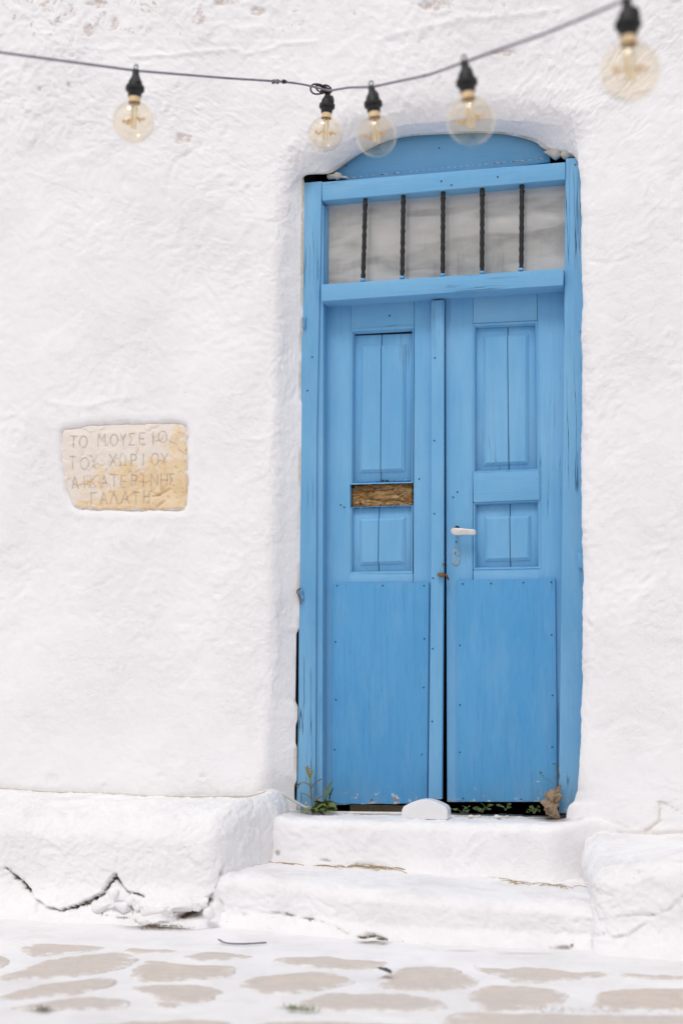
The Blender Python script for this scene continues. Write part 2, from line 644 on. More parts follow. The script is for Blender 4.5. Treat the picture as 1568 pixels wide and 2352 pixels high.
def stone_mat(name, c1, c2, c3):
    m, nt, b, _ = new_mat(name)
    n = NB(nt)
    oi = nt.nodes.new('ShaderNodeObjectInfo').outputs['Random']
    fol = n.noise(16, 7, .68, vec=n.mapping((1, 3.2, 1)), dist=.6)          # foliation of the schist
    c = n.mix(n.ramp(fol, .32, .68), c1, c2)
    c = n.mix(n.math('MULTIPLY', n.ramp(n.noise(48, 6, .75), .48, .70), .6), c, c3)
    c = n.mix(n.math('MULTIPLY', oi, .45), c, (0.62, 0.58, 0.57))
    c = n.mix(n.math('MULTIPLY', n.ramp(n.noise(6, 4, .6), .50, .72), .45), c, (0.76, 0.62, 0.52))
    # limewash slopped over the rim and trodden into the face
    e = n.attr('rim')
    nz = n.math('SUBTRACT', n.noise(22, 6, .7), .5)
    w = n.ramp(n.math('ADD', e, n.math('MULTIPLY', nz, 1.5)), .86, 1.12)
    w = n.math('MAXIMUM', w, n.math('MULTIPLY', n.ramp(n.noise(31, 6, .72), .58, .72), .40))
    c = n.mix(w, c, (0.83, 0.81, 0.805))
    n.link(c, b.inputs['Base Color'])
    b.inputs['Roughness'].default_value = .9
    bb = n.bump(fol, .7, .006)
    n.link(n.bump(n.noise(120, 4, .6), .4, .0015, bb), b.inputs['Normal'])
    return m


M['paver'] = stone_mat('schist_paver', (0.585, 0.51, 0.46), (0.72, 0.63, 0.56), (0.46, 0.41, 0.38))


def plaque_mat():
    m, nt, b, _ = new_mat('ochre_limestone')
    n = NB(nt)
    c = n.mix(n.ramp(n.noise(11, 5, .6), .35, .65), (0.72, 0.52, 0.31), (0.80, 0.64, 0.44))
    c = n.mix(n.ramp(n.noise(34, 5, .7), .57, .70), c, (0.56, 0.36, 0.17))
    # limewash left on the face, more to the upper left
    s = n.sep()
    bias = n.math('ADD', n.math('MULTIPLY', n.math('ADD', s[0], 1.32), -.55), n.math('MULTIPLY', n.math('SUBTRACT', s[2], 1.63), 1.0))
    w = n.ramp(n.math('ADD', n.noise(15, 7, .7, dist=.5), bias), .49, .63)
    c = n.mix(n.math('MULTIPLY', w, .8), c, (0.79, 0.735, 0.70))
    e = n.attr('rim')
    c = n.mix(n.ramp(n.math('ADD', e, n.math('MULTIPLY', n.math('SUBTRACT', n.noise(40, 5, .65), .5), 2.0)), .60, .95), c, (0.83, 0.81, 0.81))
    ink = n.math('MULTIPLY', n.attr('ink'), n.ramp(n.noise(26, 5, .7), .30, .56))
    c = n.mix(n.math('MULTIPLY', ink, .62), c, (0.32, 0.28, 0.27))
    n.link(c, b.inputs['Base Color'])
    b.inputs['Roughness'].default_value = .93
    b.inputs['Specular IOR Level'].default_value = .2
    bb = n.bump(n.noise(45, 6, .65), .6, .005)
    n.link(bb, b.inputs['Normal'])
    return m


M['plaque'] = plaque_mat()


def pane_mat():
    m, nt, b, out = new_mat('dusty_window_glass')
    n = NB(nt)
    d = n.ramp(n.noise(5.5, 5, .6, vec=n.mapping((.8, 1, 2.2)), dist=.35), .36, .62)
    c = n.mix(d, (0.34, 0.33, 0.32), (0.49, 0.475, 0.455))
    st = n.math('MULTIPLY', n.ramp(n.noise(60, 5, .7, vec=n.mapping((.35, 1, 1))), .55, .75), .4)
    c = n.mix(st, c, (0.46, 0.44, 0.41))
    c = n.mix(n.math('MULTIPLY', n.ramp(n.noise(26, 5, .65, vec=n.mapping((1, 1, .16))), .52, .68), .4), c, (0.24, 0.23, 0.22))
    reflected_bands = n.ramp(n.noise(2.1, 3, .5, vec=n.mapping((.75, 1, 3.4), (.3, 0, .55)), dist=.25), .47, .53)   # pale reflected bands painted into the pane colour
    c = n.mix(n.math('MULTIPLY', reflected_bands, .42), c, (0.70, 0.68, 0.66))
    n.link(c, b.inputs['Base Color'])
    b.inputs['Roughness'].default_value = .05
    b.inputs['IOR'].default_value = 2.3
    n.link(n.bump(n.noise(5, 2), .12, .01), b.inputs['Normal'])
    return m


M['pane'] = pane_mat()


def bulb_mat():
    m = bpy.data.materials.new('amber_tinted_bulb_glass')
    m.use_nodes = True
    nt = m.node_tree
    nt.nodes.clear()
    out = nt.nodes.new('ShaderNodeOutputMaterial')
    tr = nt.nodes.new('ShaderNodeBsdfTransparent')
    tr.inputs[0].default_value = (0.985, 0.945, 0.87, 1)
    gl = nt.nodes.new('ShaderNodeBsdfGlossy')
    gl.inputs['Roughness'].default_value = .01
    gl.inputs['Color'].default_value = (1, .97, .93, 1)
    lw = nt.nodes.new('ShaderNodeLayerWeight')      # thin shell: the same reflectance from both sides
    lw.inputs['Blend'].default_value = .5
    pw = nt.nodes.new('ShaderNodeMath')
    pw.operation = 'POWER'
    pw.inputs[1].default_value = 4.0
    nt.links.new(lw.outputs['Facing'], pw.inputs[0])
    fr = nt.nodes.new('ShaderNodeMapRange')
    fr.inputs['To Min'].default_value = .055
    fr.inputs['To Max'].default_value = .75
    nt.links.new(pw.outputs[0], fr.inputs['Value'])
    mx = nt.nodes.new('ShaderNodeMixShader')
    nt.links.new(fr.outputs[0], mx.inputs[0])
    nt.links.new(tr.outputs[0], mx.inputs[1])
    nt.links.new(gl.outputs[0], mx.inputs[2])
    nt.links.new(mx.outputs[0], out.inputs['Surface'])
    return m


M['bulb'] = bulb_mat()

# ------------------------------------------------------------------ ground
YW = -0.09                      # face of the house wall


def spaced(a, b, step, lo, hi):
    core = np.arange(a, b + step / 2, step)
    L, R, s = [a], [b], step
    while L[-1] > lo:
        s *= 1.35
        L.append(L[-1] - s)
    s = step
    while R[-1] < hi:
        s *= 1.35
        R.append(R[-1] + s)
    return np.concatenate([np.array(L[1:])[::-1], core, np.array(R[1:])])


def build_ground():
    xs = spaced(-2.1, 1.5, .012, -90, 90)
    ys = spaced(-2.3, .1, .012, -90, 60)
    X, Y = np.meshgrid(xs, ys, indexing='ij')
    p = np.stack([X.ravel(), Y.ravel(), np.zeros(X.size)], 1)
    near = np.exp(-((np.clip(np.abs(p[:, 0]) - 2.5, 0, None)) ** 2 + (np.clip(-p[:, 1] - 3.5, 0, None)) ** 2))
    z = (.010 * fbm(p, 2.2, 3, 21) + .003 * fbm(p, 14, 3, 22)) * near
    # the paint sweeps up against the masonry
    z += .010 * np.exp(-((np.clip(p[:, 1] + .98, -9, 0)) / .10) ** 2) * (p[:, 1] < 0.1) * near
    p[:, 2] = z - .008
    px, py = project(p)
    dirt = np.zeros(len(p))
    for cx, cy, rx, ry, a in ((385, 2128, 95, 9, .8), (450, 2122, 45, 9, .7), (1060, 2184, 55, 4, .3), (1210, 2190, 90, 4, .3),
                              (860, 2164, 45, 6, .5), (300, 2104, 40, 7, .6), (95, 2319, 45, 5, .8), (690, 2315, 60, 7, .5),
                              (1390, 2322, 190, 4, .22), (1100, 2326, 90, 4, .25)):
        dirt = np.maximum(dirt, a * np.exp(-((px - cx) / rx) ** 2 - ((py - cy) / ry) ** 2))
    ok = (p[:, 1] < .1) & (p[:, 1] > -2.6) & (np.abs(p[:, 0]) < 3)
    me = mesh_np('ground', p, grid_faces(len(xs), len(ys), True), {'dirt': np.where(ok, dirt, 0), 'peel': np.zeros(len(p))})
    o = link('ground', me, M['paving_lime'])
    o['kind'] = 'structure'
    return o


ground = build_ground()

STONES = [
    [(-60, 88), (0, 84), (75, 82), (140, 86), (172, 95), (130, 103), (60, 108), (0, 110), (-60, 108)],
    [(58, 122), (120, 112), (200, 106), (255, 106), (272, 113), (240, 125), (150, 135), (80, 138), (60, 132)],
    [(-80, 146), (-30, 142), (8, 144), (22, 153), (8, 163), (-40, 168), (-90, 160)],
    [(5, 188), (60, 170), (110, 150), (200, 140), (260, 136), (305, 148), (270, 170), (200, 184), (90, 188), (30, 193)],
    [(292, 125), (340, 112), (420, 107), (468, 115), (430, 127), (350, 134), (300, 133)],
    [(430, 142), (500, 128), (570, 123), (627, 130), (590, 142), (500, 149), (450, 148)],
    [(312, 180), (345, 154), (400, 158), (450, 163), (525, 164), (538, 174), (510, 188), (420, 196), (335, 198)],
    [(5, 235), (100, 208), (170, 198), (250, 194), (255, 207), (200, 222), (90, 236), (30, 240)],
    [(310, 220), (345, 212), (420, 208), (480, 214), (500, 226), (480, 242), (440, 249), (390, 247), (350, 232)],
    [(40, 260), (120, 245), (200, 238), (270, 242), (300, 250), (260, 260), (140, 262)],
    [(638, 152), (690, 133), (790, 135), (830, 142), (890, 152), (860, 164), (800, 168), (740, 166), (690, 160)],
    [(555, 208), (590, 190), (660, 180), (740, 178), (800, 195), (770, 212), (680, 226), (600, 224)],
    [(880, 195), (895, 175), (950, 165), (1020, 167), (1060, 180), (1088, 198), (1040, 214), (960, 218), (890, 212)],
    [(690, 248), (760, 230), (850, 228), (950, 233), (1012, 252), (980, 263), (800, 264), (710, 258)],
    [(1080, 155), (1150, 148), (1300, 152), (1390, 162), (1420, 176), (1350, 188), (1200, 198), (1150, 185), (1100, 170)],
    [(1080, 230), (1110, 214), (1160, 210), (1250, 213), (1298, 230), (1270, 250), (1190, 264), (1110, 262), (1100, 245)],
    [(1430, 185), (1460, 165), (1520, 160), (1620, 168), (1640, 190), (1500, 195)],
    [(1375, 240), (1400, 222), (1500, 218), (1620, 222), (1640, 260), (1500, 265), (1380, 258)],
    [(1050, 278), (1150, 276), (1300, 276), (1450, 279), (1568, 279), (1700, 284), (1720, 320), (1500, 334), (1250, 332), (1070, 322)],
    [(190, 302), (260, 294), (350, 291), (500, 294), (530, 312), (440, 326), (300, 330), (205, 320)],
    [(350, 253), (380, 249), (412, 253), (384, 260)],
    [(600, 300), (720, 292), (900, 295), (980, 305), (930, 325), (700, 330), (600, 318)],
]
stone_xy = []


def build_stone(poly):
    poly = np.asarray(poly, float)
    c = poly.mean(0)
    poly = c + (poly - c) * 1.07
    # smooth closed outline
    n = len(poly)
    out = []
    for i in range(n):
        a, b, d, e = poly[i - 1], poly[i], poly[(i + 1) % n], poly[(i + 2) % n]
        for t in (0, .125, .25, .375, .5, .625, .75, .875):
            out.append(.5 * (2 * b + (d - a) * t + (2 * a - 5 * b + 4 * d - e) * t * t + (3 * b - a - 3 * d + e) * t ** 3))
    out = np.array(out)
    k = len(out)
    o3 = np.concatenate([out, np.zeros((k, 1))], 1)
    out = out + (out - c) / np.linalg.norm(out - c, axis=1)[:, None] * (.022 * fbm(o3, 11, 3, 33, .6) + .012 * fbm(o3, 34, 2, 34))[:, None]
    rings = [(1.0, -.016), (1.0, -.007), (.985, -.0045), (.93, -.0035), (.75, -.003), (.5, -.003), (.25, -.003)]
    v, rim = [], []
    for s, z in rings:
        q = c + (out - c) * s
        v.append(np.stack([q[:, 0], q[:, 1], np.full(k, z)], 1))
        rim.append(np.full(k, s))
    v = np.concatenate(v)
    rim = np.concatenate(rim)
    v = np.concatenate([v, [[c[0], c[1], -.003]]])
    rim = np.append(rim, 0)
    top = v[:, 2] > -.012
    v[:, 2] += np.where(top, .004 * fbm(v, 9, 3, 31) + .010 * fbm(v * [1, 1, 0], 2.2, 3, 21), 0)
    f = []
    for i in range(len(rings) - 1):
        for j in range(k):
            f.append((i * k + j, i * k + (j + 1) % k, (i + 1) * k + (j + 1) % k, (i + 1) * k + j))
    t0 = (len(rings) - 1) * k
    f += [(t0 + j, t0 + (j + 1) % k, len(v) - 1, len(v) - 1) for j in range(k)]
    o = mesh_any('stone', v, f, M['paver'], ground)
    at = o.data.attributes.new('rim', 'FLOAT', 'POINT')
    at.data.foreach_set('value', rim.astype(np.float32))
    stone_xy.append((c, np.abs(out - c).max(0)))


for poly in STONES:
    build_stone([G(x, 2051 + y, 0.0)[:2] for x, y in poly])
# a few more of the same paving just beyond the edges of the picture
for gx in np.arange(-2.6, 2.6, .42):
    for gy in np.arange(-3.3, -.95, .34):
        c = np.array([gx + random.uniform(-.06, .06) + (.2 if int(round(gy / .34)) % 2 else 0), gy + random.uniform(-.05, .05)])
        a, b = random.uniform(.12, .18), random.uniform(.09, .13)
        if any(abs(c[0] - s[0][0]) < a + s[1][0] + .02 and abs(c[1] - s[0][1]) < b + s[1][1] + .02 for s in stone_xy):
            continue
        qx, qy = project(np.array([[c[0], c[1], 0]]))
        if -60 < qx[0] < 1630 and qy[0] < 2375:
            continue
        build_stone([(c[0] + a * random.uniform(.8, 1.1) * math.cos(t), c[1] + b * random.uniform(.8, 1.1) * math.sin(t))
                     for t in np.linspace(0, 2 * math.pi, 9)[:-1]])


# ------------------------------------------------------------------ house wall
house = thing('house', 'whitewashed house front of lumpy plaster around the blue door', 'house', (0, YW, 0))


def build_wall():
    W = lambda x, y, z: np.array([x, y, z])
    YB = 0.07
    keys = [   # opening at the wall face, opening at the back of the reveal
        (W(-.60, YW, -.02), W(-.575, YB, -.02)),
        (P(622, 1800, YW), P(681, 1830, .0)),
        (P(631, 1500, YW), P(686, 1500, .0)),
        (P(641, 1000, YW), P(692, 1000, .0)),
        (P(647, 600, YW), P(697, 600, .0)),
        (P(654, 470, YW), P(699, 436, .0)),
        (P(668, 408, YW), P(701, 404, .0)),
        (P(700, 366, YW), P(752, 399, .02)),
        (P(758, 327, YW), P(776, 388, .06)),
        (P(850, 291, YW), P(838, 347, .065)),
        (P(950, 272, YW), P(920, 316, .065)),
        (P(1090, 262, YW), P(1050, 307, .065)),
        (P(1195, 267, YW), P(1150, 308, .065)),
        (P(1272, 281, YW), P(1222, 324, .065)),
        (P(1310, 306, YW), P(1253, 344, .06)),
        (P(1327, 362, YW), P(1322, 366, .0)),
        (P(1336, 600, YW), W(.575, .0, P(0, 600, 0)[2])),
        (P(1337, 1000, YW), W(.575, .0, P(0, 1000, 0)[2])),
        (P(1335, 1400, YW), W(.575, .0, P(0, 1400, 0)[2])),
        (P(1331, 1750, YW), W(.57, .0, P(0, 1750, 0)[2])),
        (P(1318, 1835, YW), W(.56, .0, .42)),
        (P(1296, 1885, YW), W(.53, .0, .33)),
        (W(.50, YW, -.02), W(.53, .0, -.02)),
    ]
    zt, xl, xr = 4.4, -3.4, 3.2
    n = len(keys)
    # outer border for each key
    outer = []
    for i, (f, b) in enumerate(keys):
        if i <= 5:
            outer.append(W(xl, YW, np.interp(f[2], [0, keys[5][0][2]], [0, zt - .2])) if i else W(xl, YW, -.02))
        elif i >= 16:
            outer.append(W(xr, YW, np.interp(f[2], [0, keys[16][0][2]], [0, zt - .9])) if i < n - 1 else W(xr, YW, -.02))
        else:
            outer.append(W(np.interp(i, [6, 15], [xl + .5, xr - .3]), YW, zt))
    cnt = []
    for i in range(n - 1):
        ln = np.linalg.norm(keys[i + 1][0] - keys[i][0])
        lo = np.linalg.norm(outer[i + 1] - outer[i])
        cnt.append(max(3, int((ln * .6 + min(lo, 2.2) * .4) / .0075)))

    def dense(arr, smooth_it=True):
        arr = np.array(arr)
        p = np.concatenate([[2 * arr[0] - arr[1]], arr, [2 * arr[-1] - arr[-2]]])
        out = []
        for i in range(1, n):
            for k in range(cnt[i - 1]):
                t = k / cnt[i - 1]
                a, b, c, d = p[i - 1], p[i], p[i + 1], p[i + 2]
                if smooth_it:
                    out.append(.5 * (2 * b + (c - a) * t + (2 * a - 5 * b + 4 * c - d) * t * t + (3 * b - a - 3 * c + d) * t ** 3))
                else:
                    out.append(b + (c - b) * t)
        out.append(arr[-1])
        return np.array(out)
    Fr, Bk, Ou = dense([k[0] for k in keys]), dense([k[1] for k in keys]), dense(outer, False)
    N = len(Fr)
    # the plaster has come away from the left jamb in a few places
    za = lambda y: P(690, y, 0)[2]
    gap = sum(sstep(za(y1), za(y1) + .03, Bk[:, 2]) * sstep(za(y0), za(y0) - .03, Bk[:, 2]) * a for y0, y1, a in ((1440, 1625, .011), (1650, 1720, .007), (1790, 1850, .009), (760, 930, .004)))
    Bk[:, 0] -= np.where(Bk[:, 0] < 0, gap, 0)
    # smooth the border correspondence
    for _ in range(60):
        Ou[1:-1] = .5 * Ou[1:-1] + .25 * (Ou[:-2] + Ou[2:])
    wob = fbm(Fr, 5, 3, 41) * .009 + fbm(Fr, 28, 2, 42) * .002
    dirv = Ou - Fr
    dl = np.linalg.norm(dirv, axis=1)
    dirv = dirv / dl[:, None]
    Fr = Fr + dirv * wob[:, None]
    top = sstep(2.75, 3.0, Fr[:, 2])
    R = .016 + .026 * top + .012 * (fbm(Fr, 3, 2, 43) + .5) + .03 * sstep(.55, .38, Fr[:, 2])
    rows, back = [], []
    K = 34
    for k in range(K):                      # reveal from frame to arris
        t = k / K
        e = Bk + (Fr - Bk) * t
        e[:, 1] = Bk[:, 1] + (YW + R - Bk[:, 1]) * t
        # plaster turned in over the frame
        rows.append(e)
        back.append(np.full(N, 1.0 if k == 0 else 0.0))
    s, ss, step = 0.0, [], .005
    far = dl.max()
    sl = [0]
    while sl[-1] < 1.5:
        sl.append(sl[-1] + min(.0085, .0035 + sl[-1] * .05))
    while sl[-1] < far:
        sl.append(sl[-1] + (sl[-1] - sl[-2]) * 1.2)
    sl = np.array(sl)
    for d in sl:
        q = Fr + dirv * np.minimum(d, dl)[:, None]
        u = np.clip(1 - d / (2.2 * R), 0, None)
        q[:, 1] = YW + R * u ** 2
        rows.append(q)
    e = Fr + dirv * dl[:, None]
    e[:, 1] = .35
    rows.append(e)
    V = np.stack(rows, 0)                   # (rows, N, 3)
    m = V.shape[0]
    du = np.gradient(V, axis=0)
    dv = np.gradient(V, axis=1)
    nr = np.cross(du, dv)
    nr /= np.linalg.norm(nr, axis=2)[..., None] + 1e-9
    if nr[m // 2, N // 4, 1] > 0:
        nr = -nr
        flip = True
    else:
        flip = False
    p = V.reshape(-1, 3)
    nn = nr.reshape(-1, 3)
    rough = .8 + .5 * sstep(2.6, 3.4, p[:, 2]) - .35 * sstep(1.2, .6, p[:, 2])
    h = plaster_relief(p, rough)
    wgt = np.ones((m, N))
    wgt[0] = 0
    for k in range(1, 10):
        wgt[k] = k / 10
    wgt = wgt.ravel()
    # the reveals are smoother than the face
    inrev = np.repeat(sstep(K + 10, K - 12, np.arange(m).astype(float)), N)
    h = h * (1 - .4 * inrev) - .0015 * inrev
    px, py = project(p)
    front = p[:, 1] < YW + .06
    dirt = np.zeros(len(p))
    peel = np.zeros(len(p))
    # long trowel ridges and edges of old coats
    for ln, w, a in (([(300, 132), (340, 130), (400, 127), (470, 118), (545, 114)], 5, .007), ([(555, 125), (610, 117), (648, 100), (725, 98)], 5, .007),
                     ([(870, 92), (940, 72), (980, 62), (1060, 43), (1130, 40), (1280, 22)], 6, .007),
                     ([(640, 990), (600, 1010), (560, 1008)], 5, .004), ([(120, 925), (200, 935), (290, 912)], 5, .004),
                     ([(465, 310), (460, 335), (410, 365), (392, 400), (385, 450)], 6, -.005), ([(310, 460), (290, 490), (285, 550)], 5, -.004),
                     ([(1395, 1880), (1440, 1905)], 3, -.003), ([(1355, 600), (1400, 605), (1440, 595)], 4, -.004)):
        d = poly_dist(px, py, ln) + 5 * fbm(p, 22, 2, 44)
        h = h + np.where(front, a * np.exp(-(d / w) ** 2), 0)
    # knocked-off patch
    for cx, cy, rx, ry in ((420, 317, 20, 13), (205, 70, 9, 14), (265, 55, 8, 13), (158, 195, 5, 8), (135, 52, 8, 3), (90, 205, 4, 7), (590, 27, 16, 9),
                           (1160, 120, 28, 7), (225, 10, 22, 10), (520, 5, 25, 8), (1000, 12, 40, 10)):
        e = ((px - cx) / rx) ** 2 + ((py - cy) / ry) ** 2 + 1.2 * fbm(p, 45, 2, 46)
        k_ = np.where(front, sstep(1.25, .85, e), 0)
        h = h - .006 * k_
        peel = np.maximum(peel, k_ * .75)
    # rust-coloured cracks above the right-hand ledge
    for ln, w in (([(1484, 1908), (1500, 1896), (1514, 1886)], 4), ([(1513, 1880), (1514, 1858), (1512, 1842)], 3.5), ([(1516, 1842), (1535, 1850), (1567, 1868)], 3)):
        d = poly_dist(px, py, ln) + 3 * fbm(p, 40, 2, 47)
        g = np.where(front, np.exp(-(np.clip(d, 0, None) / w) ** 2), 0)
        h = h - .006 * g
        dirt = np.maximum(dirt, .40 * g)
    # scuffs low on the wall, grime at its foot
    g = np.where(front & (px > 1380), np.exp(-((py - 1912) / 9) ** 2), 0)
    dirt = np.maximum(dirt, .28 * g)
    for cx, cy, r in ((235 * .51, 1740 + 95 * .51, 16), (720 * .51, 1740 + 80 * .51, 8), (915 * .51, 1740 + 85 * .51, 6), (475 * .51, 1740 + 127 * .51, 5), (985 * .51, 1740 + 160 * .51, 4)):
        e = np.hypot(px - cx, (py - cy) * 1.2) / r + .9 * fbm(p, 40, 2, 48)
        g = np.where(front, sstep(1.2, .6, e), 0)
        h = h - .004 * g
        peel = np.maximum(peel, .25 * g)
    # grime where the wall meets the ledge
    d = poly_dist(px, py, [(-200, 1790), (0, 1812), (130, 1832), (440, 1836), (600, 1828)]) + 5 * fbm(p, 20, 3, 55)
    dirt = np.maximum(dirt, np.where(front, .30 * np.exp(-(np.clip(d, 0, None) / 7) ** 2), 0))
    # raw, dirty plaster edge against the frame
    idx = np.repeat(np.arange(m), N)
    raw = np.where(idx < 5, .75, 0) * sstep(-.15, .35, fbm(p, 9, 2, 49) + .12)
    peel = np.maximum(peel, np.where(idx < 6, .6, 0) * (p[:, 2] > 2.5))
    dirt = np.maximum(dirt, raw * .55)
    # bed for the inscribed stone
    pl = np.array([[137, 990], [150, 978], [205, 970], [280, 965], [415, 965], [430, 972], [436, 1000], [436, 1100], [433, 1165], [424, 1177], [300, 1178], [185, 1174], [164, 1164], [148, 1130], [135, 1055]], float)
    inside = np.ones(len(p), bool)
    dd = poly_dist(px, py, [tuple(q) for q in pl] + [tuple(pl[0])])
    pc = pl.mean(0)
    for i in range(len(pl)):
        a, b = pl[i], pl[(i + 1) % len(pl)]
        inside &= ((b[0] - a[0]) * (py - a[1]) - (b[1] - a[1]) * (px - a[0])) > 0
    sd_ = np.where(inside, -dd, dd) + 6 * fbm(p, 20, 2, 50)
    h = h * (1 - .55 * np.where(front, sstep(30, 5, sd_), 0))
    h = h + np.where(front, .004 * np.exp(-((sd_ - 10) / 9) ** 2) - .022 * sstep(0, -11, sd_), 0)
    q = p + nn * (h * wgt)[:, None]
    o = put('wall', q, grid_faces(m, N, flip), M['wall'], house, {'dirt': dirt, 'peel': peel}, origin=(0, YW, 0))
    return o


wall = build_wall()


def box_np(lo, hi):
    lo, hi = np.asarray(lo, float), np.asarray(hi, float)
    v = np.array([[(lo, hi)[i][0], (lo, hi)[j][1], (lo, hi)[k][2]] for i in (0, 1) for j in (0, 1) for k in (0, 1)])
    f = [(0, 1, 3, 2), (4, 6, 7, 5), (0, 4, 5, 1), (2, 3, 7, 6), (0, 2, 6, 4), (1, 5, 7, 3)]
    return v, f


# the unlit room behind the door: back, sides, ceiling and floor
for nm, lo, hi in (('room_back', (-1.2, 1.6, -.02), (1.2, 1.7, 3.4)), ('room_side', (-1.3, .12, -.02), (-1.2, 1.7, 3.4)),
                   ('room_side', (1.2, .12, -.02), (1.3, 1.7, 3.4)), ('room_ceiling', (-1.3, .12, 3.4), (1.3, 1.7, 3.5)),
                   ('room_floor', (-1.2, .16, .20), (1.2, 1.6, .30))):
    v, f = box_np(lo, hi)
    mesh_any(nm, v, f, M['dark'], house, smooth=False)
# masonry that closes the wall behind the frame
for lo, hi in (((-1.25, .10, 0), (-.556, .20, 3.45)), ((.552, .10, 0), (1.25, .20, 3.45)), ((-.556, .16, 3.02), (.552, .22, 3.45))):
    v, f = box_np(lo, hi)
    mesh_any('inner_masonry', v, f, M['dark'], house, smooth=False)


def rounded_block(lo, hi, r, res, warp=None, amp=1.0, cracks=(), stains=(), seed=0.0, rough=.8, skip_bottom=True, sunk=()):
    """box with rounded edges in fine mesh, lumpy like hand-laid plaster; returns v, f, attrs"""
    lo, hi = np.asarray(lo, float), np.asarray(hi, float)
    V, Fc, off = [], [], 0
    ax = [np.linspace(lo[i], hi[i], max(3, int((hi[i] - lo[i]) / res) + 1)) for i in range(3)]
    for a in range(3):
        b, c = [i for i in range(3) if i != a]
        for side in (0, 1):
            if a == 2 and side == 0 and skip_bottom:
                continue
            B, Cc = np.meshgrid(ax[b], ax[c], indexing='ij')
            p = np.zeros((B.size, 3))
            p[:, a] = (lo, hi)[side][a]
            p[:, b] = B.ravel()
            p[:, c] = Cc.ravel()
            flip = (side == 0) ^ (a == 1)
            Fc.append(grid_faces(len(ax[b]), len(ax[c]), not flip) + off)
            V.append(p)
            off += len(p)
    V = np.concatenate(V)
    Fc = np.concatenate(Fc)
    key = np.round(V * 1e5).astype(np.int64)
    _, first, inv = np.unique(key, axis=0, return_index=True, return_inverse=True)
    inv = inv.ravel()
    V, Fc = V[first], inv[Fc]
    rr = np.array([r, r, r])
    ilo, ihi = lo + rr, hi - rr
    if skip_bottom:
        ilo[2] = lo[2]
    mid = (ilo + ihi) / 2
    ilo, ihi = np.minimum(ilo, mid), np.maximum(ihi, mid)
    c = np.clip(V, ilo, ihi)
    nrm = V - c
    nrm /= np.linalg.norm(nrm, axis=1)[:, None] + 1e-9
    p = c + nrm * r
    if warp is not None:
        p = warp(p)
    px, py = project(p)
    h = amp * plaster_relief(p + seed, rough)
    dirt = np.zeros(len(p))
    peel = np.zeros(len(p))
    face = nrm[:, 1] < .3
    for ln, w, depth, dk in cracks:
        d = np.clip(poly_dist(px, py, ln) + 10.0 * fbm(p, 30, 4, 51, .75) - .5, 0, None)
        vary = .25 + .75 * sstep(-.25, .25, fbm(p, 9, 2, 52 + seed))
        ww = w * (.30 + .50 * vary)
        g = np.where(face, np.exp(-(d / ww) ** 2), 0)
        h = h - depth * g * vary + .25 * depth * np.where(face, np.exp(-((d - 2.2 * ww) / ww) ** 2), 0) * fbm(p, 30, 2, 53)
        dirt = np.maximum(dirt, dk * .75 * vary * np.where(face, np.exp(-(d / (ww * .7)) ** 2), 0))
    for poly, depth in sunk:
        ins = np.zeros(len(p), bool)
        for (x0, y0), (x1, y1) in zip(poly, poly[1:] + poly[:1]):
            ins ^= ((y0 > py) != (y1 > py)) & (px < (x1 - x0) * (py - y0) / (y1 - y0 + 1e-9) + x0)
        dd = poly_dist(px, py, poly + poly[:1])
        h = h - np.where(face, depth * sstep(-2, 4, np.where(ins, dd, -dd) + 5 * fbm(p, 24, 3, 54)), 0)
    for cx, cy, rx, ry, dk in stains:
        e = np.exp(-((px - cx) / rx) ** 2 - ((py - cy) / ry) ** 2)
        dirt = np.maximum(dirt, dk * np.where(face, e, 0))
    return p + nrm * h[:, None], Fc, {'dirt': dirt, 'peel': peel}


# left ledge against the wall
def warp_left(p):
    q = p.copy()
    dep = np.clip((-.15 - p[:, 1]) / .4, 0, 1)
    e = sstep(-1.05, -.72, p[:, 0])
    q[:, 0] += e * (.080 - .115 * np.clip((-.24 - p[:, 1]) / .3, 0, 1))
    q[:, 2] += .045 * np.exp(-((p[:, 0] + .69) / .055) ** 2) * sstep(.2, .42, p[:, 2]) * (1 - .8 * dep)
    q[:, 2] += .022 * sstep(-1.2, -1.8, p[:, 0]) * sstep(.05, .38, p[:, 2])
    q[:, 1] -= .09 * np.clip(1 - p[:, 2] / .16, 0, 1) ** 2 * sstep(-.25, -.5, p[:, 1])
    q[:, 2] -= .075 * np.clip((-.36 - p[:, 1]) / .22, 0, 1) ** 2 * sstep(.08, .40, p[:, 2])
    return q


